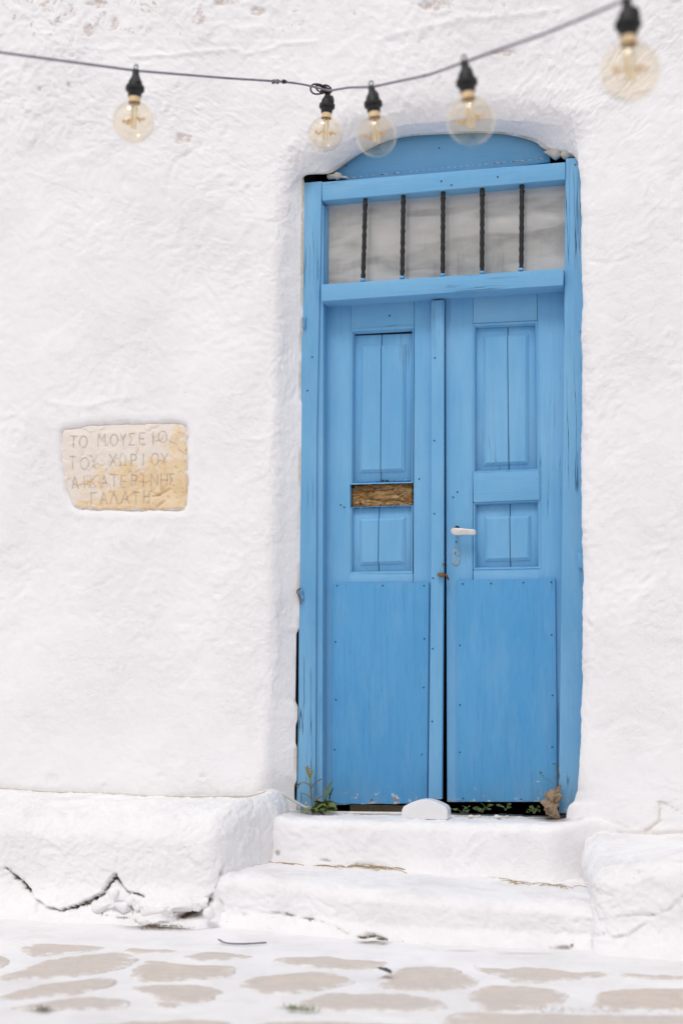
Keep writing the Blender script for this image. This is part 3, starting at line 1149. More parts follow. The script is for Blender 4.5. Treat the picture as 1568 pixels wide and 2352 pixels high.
CR_L = [([(12, 1995), (50, 2028), (85, 2067), (100, 2084), (140, 2093), (200, 2077), (235, 2052), (265, 2012)], 4.0, .024, 1.1),
        ([(140, 2093), (180, 2078), (236, 2054)], 4.2, .016, .8),
        ([(265, 2012), (278, 2034), (295, 2050), (325, 2058)], 3.6, .024, 1.0),
        ([(262, 2018), (268, 1990), (275, 1960), (285, 1900)], 1.6, .004, .12),
        ([(295, 2052), (305, 2085), (302, 2106)], 2.4, .014, .55),
        ([(225, 2098), (262, 2106), (302, 2112), (330, 2126)], 3.0, .014, .8),
        ([(512, 1985), (505, 2020), (485, 2062)], 2.6, .014, .45),
        ([(330, 2128), (370, 2120), (420, 2106), (462, 2086), (486, 2070)], 11.0, .030, 1.2),
        ([(438, 2066), (455, 2064), (470, 2072), (486, 2082)], 3.5, .014, .8)]
v, f, at = rounded_block((-2.4, -.58, -.03), (-.655, -.05, .405), .06, .0052, warp_left, 1.3, CR_L,
                         [(430, 2104, 60, 10, .6), (30, 2030, 40, 30, .12)], seed=3.1, rough=.8,
                         sunk=[([(85, 2067), (140, 2095), (200, 2079), (235, 2054), (265, 2014), (296, 2052), (303, 2106), (225, 2098), (120, 2112), (80, 2100)], .012),
                               ([(330, 2130), (420, 2108), (486, 2072), (500, 2110), (480, 2140), (340, 2140)], .016)])
LEDGE_V = v.copy()
ledge = put('masonry_ledge', v, f, M['plaster'], None, at, origin=(-1.6, -.4, 0))
tag(ledge, 'long whitewashed ledge left of the door, its front split by a zigzag crack', 'ledge')


# right ledge
def warp_right(p):
    q = p.copy()
    dep = np.clip((-.15 - p[:, 1]) / .5, 0, 1)
    e = sstep(.95, .62, p[:, 0])
    q[:, 2] -= .05 * e * dep * sstep(.05, .3, p[:, 2])
    q[:, 1] -= .06 * np.clip(1 - p[:, 2] / .12, 0, 1) ** 2 * sstep(-.3, -.55, p[:, 1])
    q[:, 0] += e * (-.03 + .06 * dep)
    q[:, 2] += .02 * sstep(.8, 1.1, p[:, 0]) * sstep(.05, .3, p[:, 2])
    return q


CR_R = [([(1340, 2014), (1350, 2025), (1352, 2040)], 3, .008, .15), ([(1395, 2000), (1440, 1996), (1490, 2010), (1512, 1982), (1567, 1975)], 3, .008, .1),
        ([(1370, 2044), (1440, 2034), (1470, 2000)], 2.5, .006, .06), ([(1340, 2148), (1370, 2151), (1388, 2146)], 3, .012, .55),
        ([(1395, 2155), (1440, 2150), (1475, 2128), (1490, 2120), (1530, 2150)], 2.5, .008, .25), ([(1480, 2108), (1540, 2090), (1567, 2060)], 2.5, .006, .1),
        ([(1350, 2120), (1420, 2105), (1500, 2100)], 2.5, .005, .05)]
v, f, at = rounded_block((.585, -.77, -.03), (2.0, -.05, .315), .08, .006, warp_right, 1.4, CR_R,
                         [(1500, 1930, 40, 8, .12)], seed=5.7, rough=.8)
ledge2 = put('masonry_ledge', v, f, M['plaster'], None, at, origin=(1.5, -.45, 0))
tag(ledge2, 'rounded whitewashed ledge right of the door steps, uncracked', 'ledge')


# door steps
def warp_step(p):
    q = p.copy()
    t = (p[:, 0] + .7) / 1.3
    fr = np.clip((-.25 - p[:, 1]) / .35, 0, 1)
    q[:, 1] -= (.21 * sstep(-.75, .2, p[:, 0]) - .04 * sstep(.2, .6, p[:, 0])) * fr
    q[:, 2] -= .035 * np.clip(t, 0, 1) * sstep(0, .18, p[:, 2])
    q[:, 1] -= .06 * np.clip(1 - p[:, 2] / .07, 0, 1) ** 2 * fr
    q[:, 2] += -.02 * fr ** 2 * sstep(0, .18, p[:, 2])
    return q


CR_S = [([(488, 2070), (505, 2088), (530, 2104), (600, 2096), (640, 2097), (680, 2105), (720, 2112), (760, 2124), (800, 2145)], 2.6, .014, .8),
        ([(700, 2106), (730, 2100), (765, 2108)], 2, .005, .2),
        ([(822, 2153), (850, 2148), (885, 2158)], 7, .022, 1.0),
        ([(900, 2163), (960, 2172), (1010, 2178), (1070, 2182), (1110, 2180)], 3.0, .010, .55),
        ([(1110, 2182), (1180, 2187), (1235, 2188), (1262, 2178), (1285, 2182), (1312, 2174)], 3.6, .016, .9),
        ([(640, 1966), (800, 1984), (1000, 2003), (1180, 2018), (1335, 2030)], 7, .001, .35)]
steps = thing('door_steps', 'two whitewashed steps rising to the blue door between the ledges', 'steps', (0, -.3, 0))
v, f, at = rounded_block((-.745, -.555, -.03), (.68, -.08, .190), .045, .0062, warp_step, 1.2, CR_S,
                         [(1080, 2180, 50, 8, .4), (1290, 2178, 25, 8, .5), (500, 2075, 14, 12, .6), (655, 1962, 40, 4, .5)], seed=9.2, rough=.8)
STEP_V = v.copy()
put('lower_step', v, f, M['plaster'], steps, at, origin=(0, -.45, 0))


def warp_sill(p):
    q = p.copy()
    q[:, 2] += .02 * sstep(.42, .6, p[:, 0]) * sstep(.1, .34, p[:, 2]) + .012 * sstep(-.5, -.62, p[:, 0])
    q[:, 1] += .175 * sstep(.42, .655, p[:, 0]) * sstep(-.05, -.2, p[:, 1])
    q[:, 1] -= .02 * np.clip(1 - (p[:, 2] - .15) / .08, 0, 1) ** 2 * sstep(0, -.2, p[:, 1])
    return q


v, f, at = rounded_block((-.72, -.262, .05), (.70, .22, .349), .034, .0062, warp_sill, .9,
                         [([(640, 1966), (700, 1972), (780, 1980), (900, 1992)], 2.2, .003, .5)],
                         [(638, 1958, 7, 8, .55), (690, 1850, 40, 30, .35), (700, 1868, 45, 10, .5), (1270, 1880, 40, 9, .8), (1330, 1868, 16, 20, .35),
                          (1030, 1940, 70, 18, .10), (780, 1945, 60, 20, .08), (1000, 1872, 300, 3, .3)], seed=1.4, rough=.8)
SILL_V = v.copy()
put('threshold', v, f, M['plaster'], steps, at, origin=(0, 0, .2))



def lie_on(verts, x, y, r=.012, z0=.1):
    """height of a lumpy block's top at x, y"""
    m = (np.abs(verts[:, 0] - x) < r) & (np.abs(verts[:, 1] - y) < r) & (verts[:, 2] > z0)
    return float(verts[m, 2].max()) if m.any() else None

# ------------------------------------------------------------------ the door
door = thing('double_door', 'old blue painted double door with barred window above', 'door', (0, 0, .35))
YL = .060                                  # face of the leaves


def jamb(px, yf, yb, **k):
    return plate('jamb', px, yf, yb, M['blue_jamb'], door, **k)


def wavy(x0, y0, x1, y1, amp=1.2, n=16):
    """a hand-cut edge between two picture points"""
    out = []
    for i in range(n + 1):
        t = i / n
        out.append((x0 + (x1 - x0) * t + (random.uniform(-amp, amp) if 0 < i < n else 0), y0 + (y1 - y0) * t))
    return out


jamb([(694, 420), (739, 416), (727, 1000), (724, 1866), (680, 1866), (685, 1640), (686, 1450), (689, 1000)], 0, .10, bevel=.003)
plate('jamb_bead', [(739.3, 470), (743, 472), (740, 1866), (726, 1866), (728, 1000)], .010, .10, M['blue_jamb'], door, bevel=.005)
jamb([(1298, 364), (1352, 360), (1352, 1000), (1350, 1868), (1282, 1868), (1292, 1000)], 0, .10, bevel=.003)
plate('lintel', [(738.5, 418), (1297, 372), (1297, 412), (739.5, 461)], -.008, .085, M['blue_h'], door, bevel=.004)
plate('transom_rail', [(737, 653), (1294, 616), (1292, 655), (737, 692)], -.030, .105, M['blue_h'], door, bevel=.004)
# curved boards in the arch
ty = [(760, 402), (776, 386), (791, 370), (832, 347), (916, 314), (992, 305), (1060, 303), (1146, 304), (1218, 319), (1250, 338), (1262, 356),
      (1262, 372), (1126, 390), (1000, 402), (805, 416)]
plate('tympanum_board', ty, .085, .12, M['blue_h'], door, bevel=.002)
# plaster crumbs bedding the arch board on the lintel


def lump(name, pts, rad, mat, parent, seed=0.0, rough=.35, sub=3, squash=(1, 1, 1)):
    """one uneven lump grown round a list of world points"""
    bm = bmesh.new()
    bmesh.ops.create_icosphere(bm, subdivisions=sub, radius=1)
    dirs = np.array([v.co[:] for v in bm.verts])
    pts = np.asarray(pts, float)
    rad = np.broadcast_to(np.asarray(rad, float), (len(pts),))
    c = pts.mean(0)
    ext = np.zeros(len(dirs))
    for p_, r_ in zip(pts, rad):
        b = dirs @ (p_ - c)
        disc = b * b - ((p_ - c) @ (p_ - c) - r_ * r_)
        ext = np.maximum(ext, np.where(disc > 0, b + np.sqrt(np.clip(disc, 0, None)), 0))
    ext = np.maximum(ext, rad.min() * .5)
    w = c + dirs * ext[:, None]
    w = w + dirs * (rad.mean() * rough * fbm(w + seed, 1.1 / rad.mean(), 3, 61) * 1.6)[:, None]
    w = c + (w - c) * np.array(squash)
    for v_, q in zip(bm.verts, w):
        v_.co = q
    for fc in bm.faces:
        fc.smooth = True
    return put_bm(name, bm, mat, parent, smooth_angle=1.2)


M['crumb'] = plaster_mat('crumbled_mortar', dirt_col=(0.3, .22, .15))
M['mortar'] = plain_mat('sandy_mortar', (0.62, 0.54, 0.46), .95, var=.2, scale=45, bump=.9, bdist=.006, col2=(0.74, 0.70, 0.68))
lump('mortar_lump', [P(758, 405, .045), P(775, 404, .05), P(795, 409, .05)], [.014, .016, .008], M['mortar'], door, 2)
lump('mortar_lump', [P(1256, 351, .06), P(1275, 354, .05), P(1300, 354, .04), P(1320, 358, .03)], [.016, .022, .022, .014], M['mortar'], door, 4)
for i in range(32):
    t = i / 31
    x = 800 + (1245 - 800) * t
    y = 409 + (365 - 409) * t - 6 * math.sin(t * math.pi) * .2
    lump('mortar_crumb', [P(x - 12, y + 1, .055), P(x + 12, y - 1, .055)], [.0055 + random.uniform(-.002, .002), .005], M['mortar'], door, i * 1.3, sub=2)

# window above the doors: one sheet of glass and five twisted bars
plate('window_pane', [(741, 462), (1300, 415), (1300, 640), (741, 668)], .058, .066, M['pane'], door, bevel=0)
plate('glazing_strip', [(743, 474), (752, 474), (750, 662), (743, 662)], .040, .058, M['blue_jamb'], door, bevel=.003)
for i, (xt, yt, xb, yb) in enumerate(((839, 462, 833, 648), (926, 454, 923, 642), (1017, 447, 1016, 637), (1107, 439, 1106, 631), (1198, 431, 1196, 624))):
    a, b = P(xt, yt, .012), P(xb, yb, .012)
    a[2] += .03
    b[2] -= .03
    n_, k_ = 110, 12
    ts = np.linspace(0, 1, n_)
    th = np.arange(k_) * 2 * math.pi / k_
    ln = np.linalg.norm(b - a)
    vv = []
    for t in ts:
        tw = 2 * math.pi * t * ln / .055
        r_ = .0086 + .0013 * np.maximum(0, np.cos(2 * (th - tw) + .5 * math.sin(t * 17 + i * 2))) ** 2 + .0007 * math.sin(t * 60 + i)
        c_ = a + (b - a) * t
        vv.append(np.stack([c_[0] + r_ * np.cos(th), c_[1] + r_ * np.sin(th), np.full(k_, c_[2])], 1))
    vv = np.concatenate(vv)
    ff = [(q * k_ + j, q * k_ + (j + 1) % k_, (q + 1) * k_ + (j + 1) % k_, (q + 1) * k_ + j) for q in range(n_ - 1) for j in range(k_)]
    mesh_any('window_bar', vv, ff, M['black_iron'], door)
    # dab of blue paint where the bar enters the wood
    for (x, y, dz) in ((xt, yt + 7, .004), (xb, yb - 6, 0)):
        lump('bar_socket', [P(x, y, .012), P(x, y + 3, .012)], [.011, .011], M['blue_h'] if dz == 0 else M['black_iron'], door, i, rough=.2, sub=2, squash=(1, 1, .7))


# --- leaves
def ring_moulding(parent, o, i, yo, yi, mat=None):
    """sloping bead round a sunk panel: outer and inner picture quads"""
    bm = bmesh.new()
    n = 4
    mid = [((a[0] * .55 + b[0] * .45), (a[1] * .55 + b[1] * .45)) for a, b in zip(o, i)]
    rows = [[P(x, y, yo + .012) for x, y in o], [P(x, y, yo - .002) for x, y in o], [P(x, y, yo + .001) for x, y in mid], [P(x, y, yi - .004) for x, y in i], [P(x, y, yi + .01) for x, y in i]]
    vv = [[bm.verts.new(tuple(p)) for p in r] for r in rows]
    for a, b in zip(vv[:-1], vv[1:]):
        for j in range(n):
            bm.faces.new((a[j], a[(j + 1) % n], b[(j + 1) % n], b[j]))
    return put_bm('panel_moulding', bm, mat or M['blue_v'], parent, smooth_angle=.4)


def fielded(parent, quad, field, split_t, Y, lift=.012, slope=.011):
    """sunk panel of two boards: flat margin with a raised field, split along split_t"""
    (xl, yt), (xr, yt2), (xr2, yb), (xl2, yb2) = quad
    f = field
    lerp = lambda a, b, t: (a[0] + (b[0] - a[0]) * t, a[1] + (b[1] - a[1]) * t)
    for s in (0, 1):
        g = .9
        top = lerp(quad[0], quad[1], split_t)
        bot = lerp(quad[3], quad[2], split_t)
        ft = lerp(f[0], f[1], (top[0] - f[0][0]) / (f[1][0] - f[0][0]))
        fb = lerp(f[3], f[2], (bot[0] - f[3][0]) / (f[2][0] - f[3][0]))
        if s == 0:
            q = [quad[0], (top[0] - g, top[1]), (bot[0] - g, bot[1]), quad[3]]
            fl = [f[0], (ft[0] - g, ft[1]), (fb[0] - g, fb[1]), f[3]]
        else:
            q = [(top[0] + g, top[1]), quad[1], quad[2], (bot[0] + g, bot[1])]
            fl = [(ft[0] + g, ft[1]), f[1], f[2], (fb[0] + g, fb[1])]
        plate('panel_board', q, Y, Y + .012, M['blue_v'], parent, bevel=.001, seg=1)
        bm = bmesh.new()
        a = [P(x, y, Y) for x, y in fl]
        dx = (slope, -slope) if s == 0 else (slope, -slope)
        ins = []
        for k, p_ in enumerate(a):
            sx = 0
            if s == 0 and k in (0, 3):
                sx = slope
            if s == 1 and k in (1, 2):
                sx = -slope
            sz = -slope if k in (0, 1) else slope
            ins.append(np.array([p_[0] + sx, Y - lift, p_[2] + sz]))
        va = [bm.verts.new((p_[0], Y + .002, p_[2])) for p_ in a]
        vb = [bm.verts.new((p_[0], Y - .004, p_[2])) for p_ in a]
        vc = [bm.verts.new(tuple(p_)) for p_ in ins]
        for r0, r1 in ((va, vb), (vb, vc)):
            for k in range(4):
                bm.faces.new((r0[k], r0[(k + 1) % 4], r1[(k + 1) % 4], r1[k]))
        bm.faces.new(vc)
        put_bm('raised_field', bm, M['blue_v'], parent)


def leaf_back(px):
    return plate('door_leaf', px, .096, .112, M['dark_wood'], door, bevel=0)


# left leaf
L = leaf_back([(755, 690), (1006, 672), (1004, 1846), (748, 1846)])
L['label'] = 'left leaf of the blue door with a rotten middle rail'
B = M['blue_v']
plate('stile', [(744, 695), (805, 690), (801, 1848), (738, 1850)], YL, .094, B, L, bevel=.002)
plate('stile', [(951, 682), (997, 679), (994, 1846), (947.5, 1846)], YL, .094, B, L, bevel=.002)
plate('top_rail', [(805.6, 690), (950.4, 682), (950, 748), (805.3, 756)], YL + .0015, .094, M['blue_h'], L, bevel=.0015)
ring_moulding(L, [(805, 756), (950, 748), (948, 1109), (803, 1113)], [(815, 768), (946, 761), (944, 1106), (812, 1109)], YL, .082)
fielded(L, [(814, 771), (947, 766), (946, 1104), (812, 1108)], [(830, 796), (932, 790), (929, 1083), (826, 1086)], .47, .082)
ring_moulding(L, [(803, 1165), (948, 1160), (947, 1316), (802, 1318)], [(811, 1167), (944, 1163), (943, 1311), (810, 1313)], YL + .003, .080)
fielded(L, [(809, 1168), (946, 1163), (945, 1315), (808, 1317)], [(826, 1192), (931, 1188), (930, 1295), (827, 1298)], .45, .080)
plate('middle_rail', [(801.5, 1318), (947.8, 1316.5), (948, 1345), (801, 1346)], YL + .001, .094, M['blue_h'], L, bevel=.003)
plate('bottom_rail', [(801.5, 1346.5), (947.5, 1345.5), (947, 1846), (801, 1846)], YL + .006, .094, B, L, bevel=.001)
# rotten rail: eaten-away wood, its faces gone
xs_ = np.linspace(0, 1, 120)
zs_ = np.linspace(0, 1, 56)
gx, gz = np.meshgrid(xs_, zs_, indexing='ij')
tl, tr, br, bl = P(806, 1111, .085), P(949, 1104, .085), P(948, 1163, .085), P(806, 1168, .085)
pt = ((1 - gx) * (1 - gz))[..., None] * tl + (gx * (1 - gz))[..., None] * tr + (gx * gz)[..., None] * br + ((1 - gx) * gz)[..., None] * bl
pt = pt.reshape(-1, 3)
hh = .016 * fbm(pt * [.3, 1, 1], 45, 4, 71, .65) + .007 * fbm(pt * [.5, 1, 1], 110, 3, 72, .6)
kx, kz = P(857, 1137, .085)[0], P(857, 1137, .085)[2]
hh += .010 * np.exp(-((pt[:, 0] - kx) / .018) ** 2 - ((pt[:, 2] - kz) / .014) ** 2)
edge = np.minimum(gx, 1 - gx).ravel()
vz = gz.ravel()
hh -= .020 * sstep(.10, 0, vz + .06 * fbm(pt, 60, 2, 73)) + .010 * sstep(.03, 0, edge) + .006 * sstep(.93, 1, vz)
pt[:, 1] -= hh
put('rotten_rail', pt, grid_faces(120, 56, False)[:, ::-1], M['rotten'], L)
# chewed lip of paint above and below it
for y0, y1, n_ in ((1107, 1102, 11), (1167, 1162, 9)):
    for i in range(n_):
        t = (i + random.uniform(.1, .9)) / n_
        x = 808 + 138 * t
        y = y0 + (y1 - y0) * t
        lump('paint_flake', [P(x - 4, y, .074), P(x + 4, y, .074)], [.0045 + random.uniform(-.001, .002), .004], B if random.random() < .6 else M['dark_wood'], L, i * 2.1, rough=.6, sub=1)
plate('cover_strip', [(990, 690), (1019, 688), (1018, 1300), (1014, 1836), (983, 1836), (989, 1300)], .034, .058, B, L, bevel=.004)
bl_poly = [(765, 1340), (870, 1338), (985, 1338), (983, 1600), (980, 1842)] + [(980 - 24 * i, 1846 + random.uniform(-2.0, 2.0)) for i in range(1, 9)] + [(762, 1843), (762, 1600)]
plate('lower_board', bl_poly, .046, .0585, M['blue_board'], L, bevel=.002)

# right leaf
R = leaf_back([(1030, 676), (1300, 660), (1296, 1838), (1034, 1838)])
R['label'] = 'right leaf of the blue door with the lever handle'
plate('stile', [(1022, 680), (1085.5, 676), (1084, 1842), (1026, 1842)], YL, .094, B, R, bevel=.003)
plate('stile', [(1233, 668), (1302, 662), (1298, 1842), (1239, 1842)], YL, .094, B, R, bevel=.002)
plate('top_rail', [(1086, 676), (1232.4, 668), (1232.4, 736), (1086, 743)], YL + .0015, .094, M['blue_h'], R, bevel=.0015)
ring_moulding(R, [(1085, 744), (1233, 737), (1238, 1080), (1085, 1086)], [(1093, 754), (1227, 748), (1232, 1077), (1093, 1082)], YL, .080)
fielded(R, [(1091, 752), (1229, 746), (1234, 1080), (1091, 1084)], [(1110, 773), (1213, 768), (1212, 1066), (1111, 1070)], .54, .080)
plate('middle_rail', [(1085, 1086), (1237.5, 1080), (1239, 1148), (1086, 1154)], YL - .008, .094, M['blue_h'], R, bevel=.004)
ring_moulding(R, [(1086, 1155), (1239, 1149), (1241, 1305), (1086, 1308)], [(1094, 1160), (1233, 1155), (1235, 1301), (1094, 1303)], YL, .080)
fielded(R, [(1092, 1157), (1235, 1152), (1237, 1304), (1092, 1306)], [(1113, 1187), (1218, 1184), (1218, 1287), (1113, 1290)], .55, .080)
plate('bottom_rail', [(1086, 1307), (1240, 1304.5), (1241, 1842), (1086, 1842)], YL + .001, .094, M['blue_h'], R, bevel=.003)
br_poly = [(1049, 1332), (1160, 1330), (1274, 1328), (1277, 1600), (1278, 1838)] + [(1278 - 22 * i, 1841 + random.uniform(-1, 1)) for i in range(1, 10)] + [(1056, 1840), (1048, 1836), (1048, 1600)]
plate('lower_board', br_poly, .044, .0585, M['blue_board'], R, bevel=.002)

# screws and nail heads
bm = bmesh.new()
bmesh.ops.create_cone(bm, cap_ends=True, segments=10, radius1=.0038, radius2=.0028, depth=.003, matrix=Matrix.Rotation(math.pi / 2, 4, 'X'))
me_screw = bpy.data.meshes.new('screw')
bm.to_mesh(me_screw)
bm.free()
me_screw.materials.append(M['screw'])


def dot(name, x, y, Y, parent):
    p_ = P(x, y, Y)
    return link(name, me_screw, None, parent, tuple(p_ - base_of(parent)))


for x, y in ((774, 1345), (879, 1345), (973, 1345), (770, 1474), (974, 1467), (771, 1607), (972, 1579), (768, 1722), (968, 1733), (853, 1837)):
    dot('screw', x, y, .0455, L)
for x, y in ((1062, 1341), (1127, 1340), (1201, 1338), (1265, 1337), (1055, 1482), (1266, 1458), (1056, 1619), (1268, 1597), (1055, 1728), (1267, 1716), (1063, 1834), (1196, 1836)):
    dot('screw', x, y, .0435, R)
for x, y in ((998, 822), (997, 1012), (997, 1180), (994, 1328), (993, 1490), (992, 1657)):
    dot('nail', x, y, .0335, L)
for x, y in ((790, 1165), (782, 1160), (962, 1100), (894, 725)):
    dot('nail', x, y, YL - .0005, L)
for x, y in ((1040, 1142), (1050, 1130), (1047, 1245), (1076, 1350)):
    dot('nail', x, y, YL - .0005, R)
for x, y in ((717, 820), (706, 897), (712, 1790)):
    dot('nail', x, y, -.0005, door)
for x, y in ((1013, 416), (1142, 406), (1036, 425), (1320, 378)):
    dot('nail', x, y, -.009 if x < 1300 else -.0005, door)
for x, y in ((794, 381), (1008, 340)):
    dot('nail', x, y, .0845, door)

# lever handle
hp = [(1034, 1220), (1035, 1215.5), (1039, 1212.5), (1045, 1212), (1088, 1216), (1091.5, 1218), (1092, 1226), (1089, 1228.5), (1058, 1228), (1051, 1229.5), (1044, 1229), (1037, 1225)]
h = plate('door_handle', hp, .006, .022, M['silver'], R, bevel=.0042, seg=3)
h['label'] = 'worn silver lever handle'
c = P(1046, 1221, .03)
tube('handle_neck', [(c[0], .018, c[2]), (c[0], .045, c[2]), (c[0], .059, c[2])], [.008, .0085, .0095], M['silver'], R, 14)
hc = P(1049, 1213, YL)
tube('spindle_hole', [(hc[0], YL - .0012, hc[2]), (hc[0], YL + .004, hc[2])], .0095, M['dark'], R, 16)


def stadium(cx, cy, w, hgt, n=9):
    r = w / 2
    out = [(cx + r * math.cos(t), cy - hgt / 2 + r - r * math.sin(t)) for t in np.linspace(0, math.pi, n)]
    out += [(cx + r * math.cos(t), cy + hgt / 2 - r - r * math.sin(t)) for t in np.linspace(math.pi, 2 * math.pi, n)]
    return out


plate('keyhole_plate', stadium(1046, 1278, 17.5, 40), YL - .004, YL + .002, M['zinc'], R, bevel=.0012)
plate('lock_cylinder', stadium(1045.5, 1272, 10.5, 11), YL - .0075, YL - .003, M['blue_h'], R, bevel=.001)
plate('lock_cylinder', stadium(1045.2, 1281, 7, 18), YL - .0068, YL - .003, M['blue_h'], R, bevel=.001)
plate('keyhole', stadium(1045, 1271, 1.6, 6.5, 5), YL - .0081, YL - .006, M['dark'], R, bevel=0)
# rusty catch across the meeting of the leaves
lump('catch_knob', [P(1011, 1320, .022), P(1016, 1321, .020)], [.011, .010], M['rust'], L, 1, rough=.35, squash=(1.1, .8, .8))
tube('catch_hook', spline([P(1014, 1320, .024), P(1021, 1320, .022), P(1026, 1324, .030), P(1029, 1331, .045)], 6), [.004] * 18 + [.0035], M['rust'], L, 8)
tube('catch_ring', spline([P(1016, 1294, .03), P(1019, 1294, .025), P(1019, 1298, .025), P(1016, 1299, .03)], 6), .0022, M['rust'], L, 6)
# hinges bent over the edges of the frame
for i, (x, y, w, hh_) in enumerate(((1331, 746, 7, 34), (1330, 1288, 9, 40))):
    o = plate('hinge', [(x - w / 2, y - hh_ / 2), (x + w, y - hh_ / 2 + 3), (x + w, y + hh_ / 2), (x - w / 2 + 2, y + hh_ / 2 - 5)], -.012, .0, M['blue_jamb'], door, bevel=.003)
lump('hinge', [P(690, 1357, -.008), P(694, 1372, -.006)], [.010, .008], M['blue_jamb'], door, 3, rough=.5)
tube('hinge_pin', spline([P(690, 1350, -.012), P(682, 1358, -.03), P(686, 1368, -.018), P(691, 1388, -.01)], 5), .003, M['rust'], door, 6)
lump('hinge', [P(699, 732, -.004), P(699, 750, -.004)], [.008, .008], M['blue_jamb'], door, 8, rough=.4)

# ------------------------------------------------------------------ inscribed stone
GL = {  # strokes in a unit box, x right, y down
    'T': [[(0, 0), (1, .03)], [(.5, .02), (.48, 1)]],
    'O': [[(.5 + .5 * math.cos(t), .5 + .5 * math.sin(t)) for t in np.linspace(0, 2 * math.pi, 13)]],
    'M': [[(0, 1), (.12, 0), (.5, .6), (.88, 0), (1, 1)]],
    'Y': [[(0, 0), (.5, .5), (1, 0)], [(.5, .5), (.48, 1)]],
    'S': [[(1, 0), (0, .02), (.55, .5), (0, .98), (1, 1)]],
    'E': [[(1, 0), (.05, .02), (0, 1), (1, .98)], [(.03, .5), (.8, .5)]],
    'I': [[(.5, 0), (.48, 1)]],
    'X': [[(0, 0), (1, 1)], [(1, 0), (0, 1)]],
    'W': [[(0, 1), (.3, 1), (.05, .55), (.2, .1), (.5, 0), (.8, .1), (.95, .55), (.7, 1), (1, 1)]],
    'P': [[(.05, 1), (0, 0), (.75, .03), (1, .25), (.75, .5), (.05, .52)]],
    'A': [[(0, 1), (.5, 0), (1, 1)], [(.2, .65), (.8, .65)]],
    'K': [[(0, 0), (.02, 1)], [(1, 0), (.05, .55), (1, 1)]],
    'N': [[(0, 1), (.03, 0), (.97, 1), (1, 0)]],
    'H': [[(0, 0), (.02, 1)], [(1, 0), (.98, 1)], [(0, .5), (1, .5)]],
    'G': [[(1, 0), (.03, .02), (0, 1)]],
    'L': [[(0, 1), (.5, 0), (1, 1)]],
}
ROWS = [  # letter, centre x, centre y in the enlarged view of the stone, width
    [('T', 403, 402, 34), ('O', 457, 402, 42), ('M', 558, 392, 42), ('O', 625, 393, 42), ('Y', 676, 391, 30), ('S', 724, 388, 32), ('E', 778, 385, 30), ('I', 838, 380, 10), ('O', 890, 375, 44)],
    [('T', 400, 514, 32), ('O', 465, 522, 46), ('Y', 516, 510, 34), ('X', 620, 502, 36), ('W', 674, 500, 38), ('P', 735, 503, 28), ('I', 785, 500, 10), ('O', 848, 497, 40), ('Y', 900, 497, 34)],
    [('A', 412, 625, 34), ('I', 465, 622, 10), ('K', 512, 618, 28), ('A', 570, 618, 34), ('T', 628, 612, 38), ('E', 677, 620, 24), ('P', 737, 615, 30), ('I', 785, 615, 10), ('N', 848, 612, 36), ('H', 900, 612, 32), ('S', 940, 610, 24)],
    [('G', 512, 712, 26), ('A', 568, 710, 34), ('L', 625, 708, 38), ('A', 687, 706, 38), ('T', 745, 708, 34), ('H', 803, 702, 28)],
]


def build_plaque():
    nx, nz = 250, 180
    q = np.array([P(136, 972, YW - .003), P(436, 962, YW - .003), P(437, 1182, YW - .003), P(146, 1180, YW - .003)])
    gx, gz = np.meshgrid(np.linspace(0, 1, nx), np.linspace(0, 1, nz), indexing='ij')
    p = ((1 - gx) * (1 - gz))[..., None] * q[0] + (gx * (1 - gz))[..., None] * q[1] + (gx * gz)[..., None] * q[2] + ((1 - gx) * gz)[..., None] * q[3]
    p = p.reshape(-1, 3)
    px, py = project(p)
    pl = [(139, 981), (205, 972), (280, 967), (400, 967), (428, 970), (434, 1000), (433, 1100), (430, 1174), (300, 1176), (200, 1172), (166, 1168), (150, 1130), (137, 1055)]
    dd = poly_dist(px, py, pl + [pl[0]])
    ins = np.zeros(len(p), bool)
    for (x0, y0), (x1, y1) in zip(pl, pl[1:] + pl[:1]):
        cond = ((y0 > py) != (y1 > py)) & (px < (x1 - x0) * (py - y0) / (y1 - y0 + 1e-9) + x0)
        ins ^= cond
    s = np.where(ins, dd, -dd) + 5 * fbm(p, 25, 3, 81)
    h = .0045 * fbm(p, 9, 3, 82) + .003 * fbm(p, 32, 3, 83, .6) + .0035 * sstep(-.03, .03, fbm(p, 12, 3, 84))
    h -= .030 * (1 - sstep(-4, 9, s)) 
    # bevelled top and worn right margin
    h -= .010 * sstep(1000, 972, py + .03 * (px - 280)) + .004 * sstep(402, 424, px)
    ink = np.zeros(len(p))
    for row in ROWS:
        for ch, cx, cy, w in row:
            hx, hy = w * .42 / 2, 27 / 2
            x0, y0 = cx * .42 - hx, 846.7 + .42 * cy - hy
            for st in GL[ch]:
                line = [(x0 + a * 2 * hx + random.uniform(-.4, .4), y0 + b * 2 * hy + random.uniform(-.4, .4)) for a, b in st]
                d = poly_dist(px, py, line)
                g = np.exp(-(d / 1.35) ** 2)
                h -= .0032 * g
                ink = np.maximum(ink, g)
    # chisel bruises at the lower right
    for ln, w in (([(362, 1138), (390, 1124)], 3.2), ([(362, 1165), (378, 1152)], 3.5), ([(340, 1155), (346, 1178)], 3), ([(352, 1140), (368, 1136)], 2)):
        h -= .007 * np.exp(-(poly_dist(px, py, ln) / w) ** 2)
    p[:, 1] -= h
    rim = sstep(16, 0, s)
    o = put('stone_plaque', p, grid_faces(nx, nz, False), M['plaque'], None, {'rim': rim, 'ink': ink})
    return tag(o, 'ochre stone plaque with engraved Greek lettering set in the white wall', 'plaque')


build_plaque()

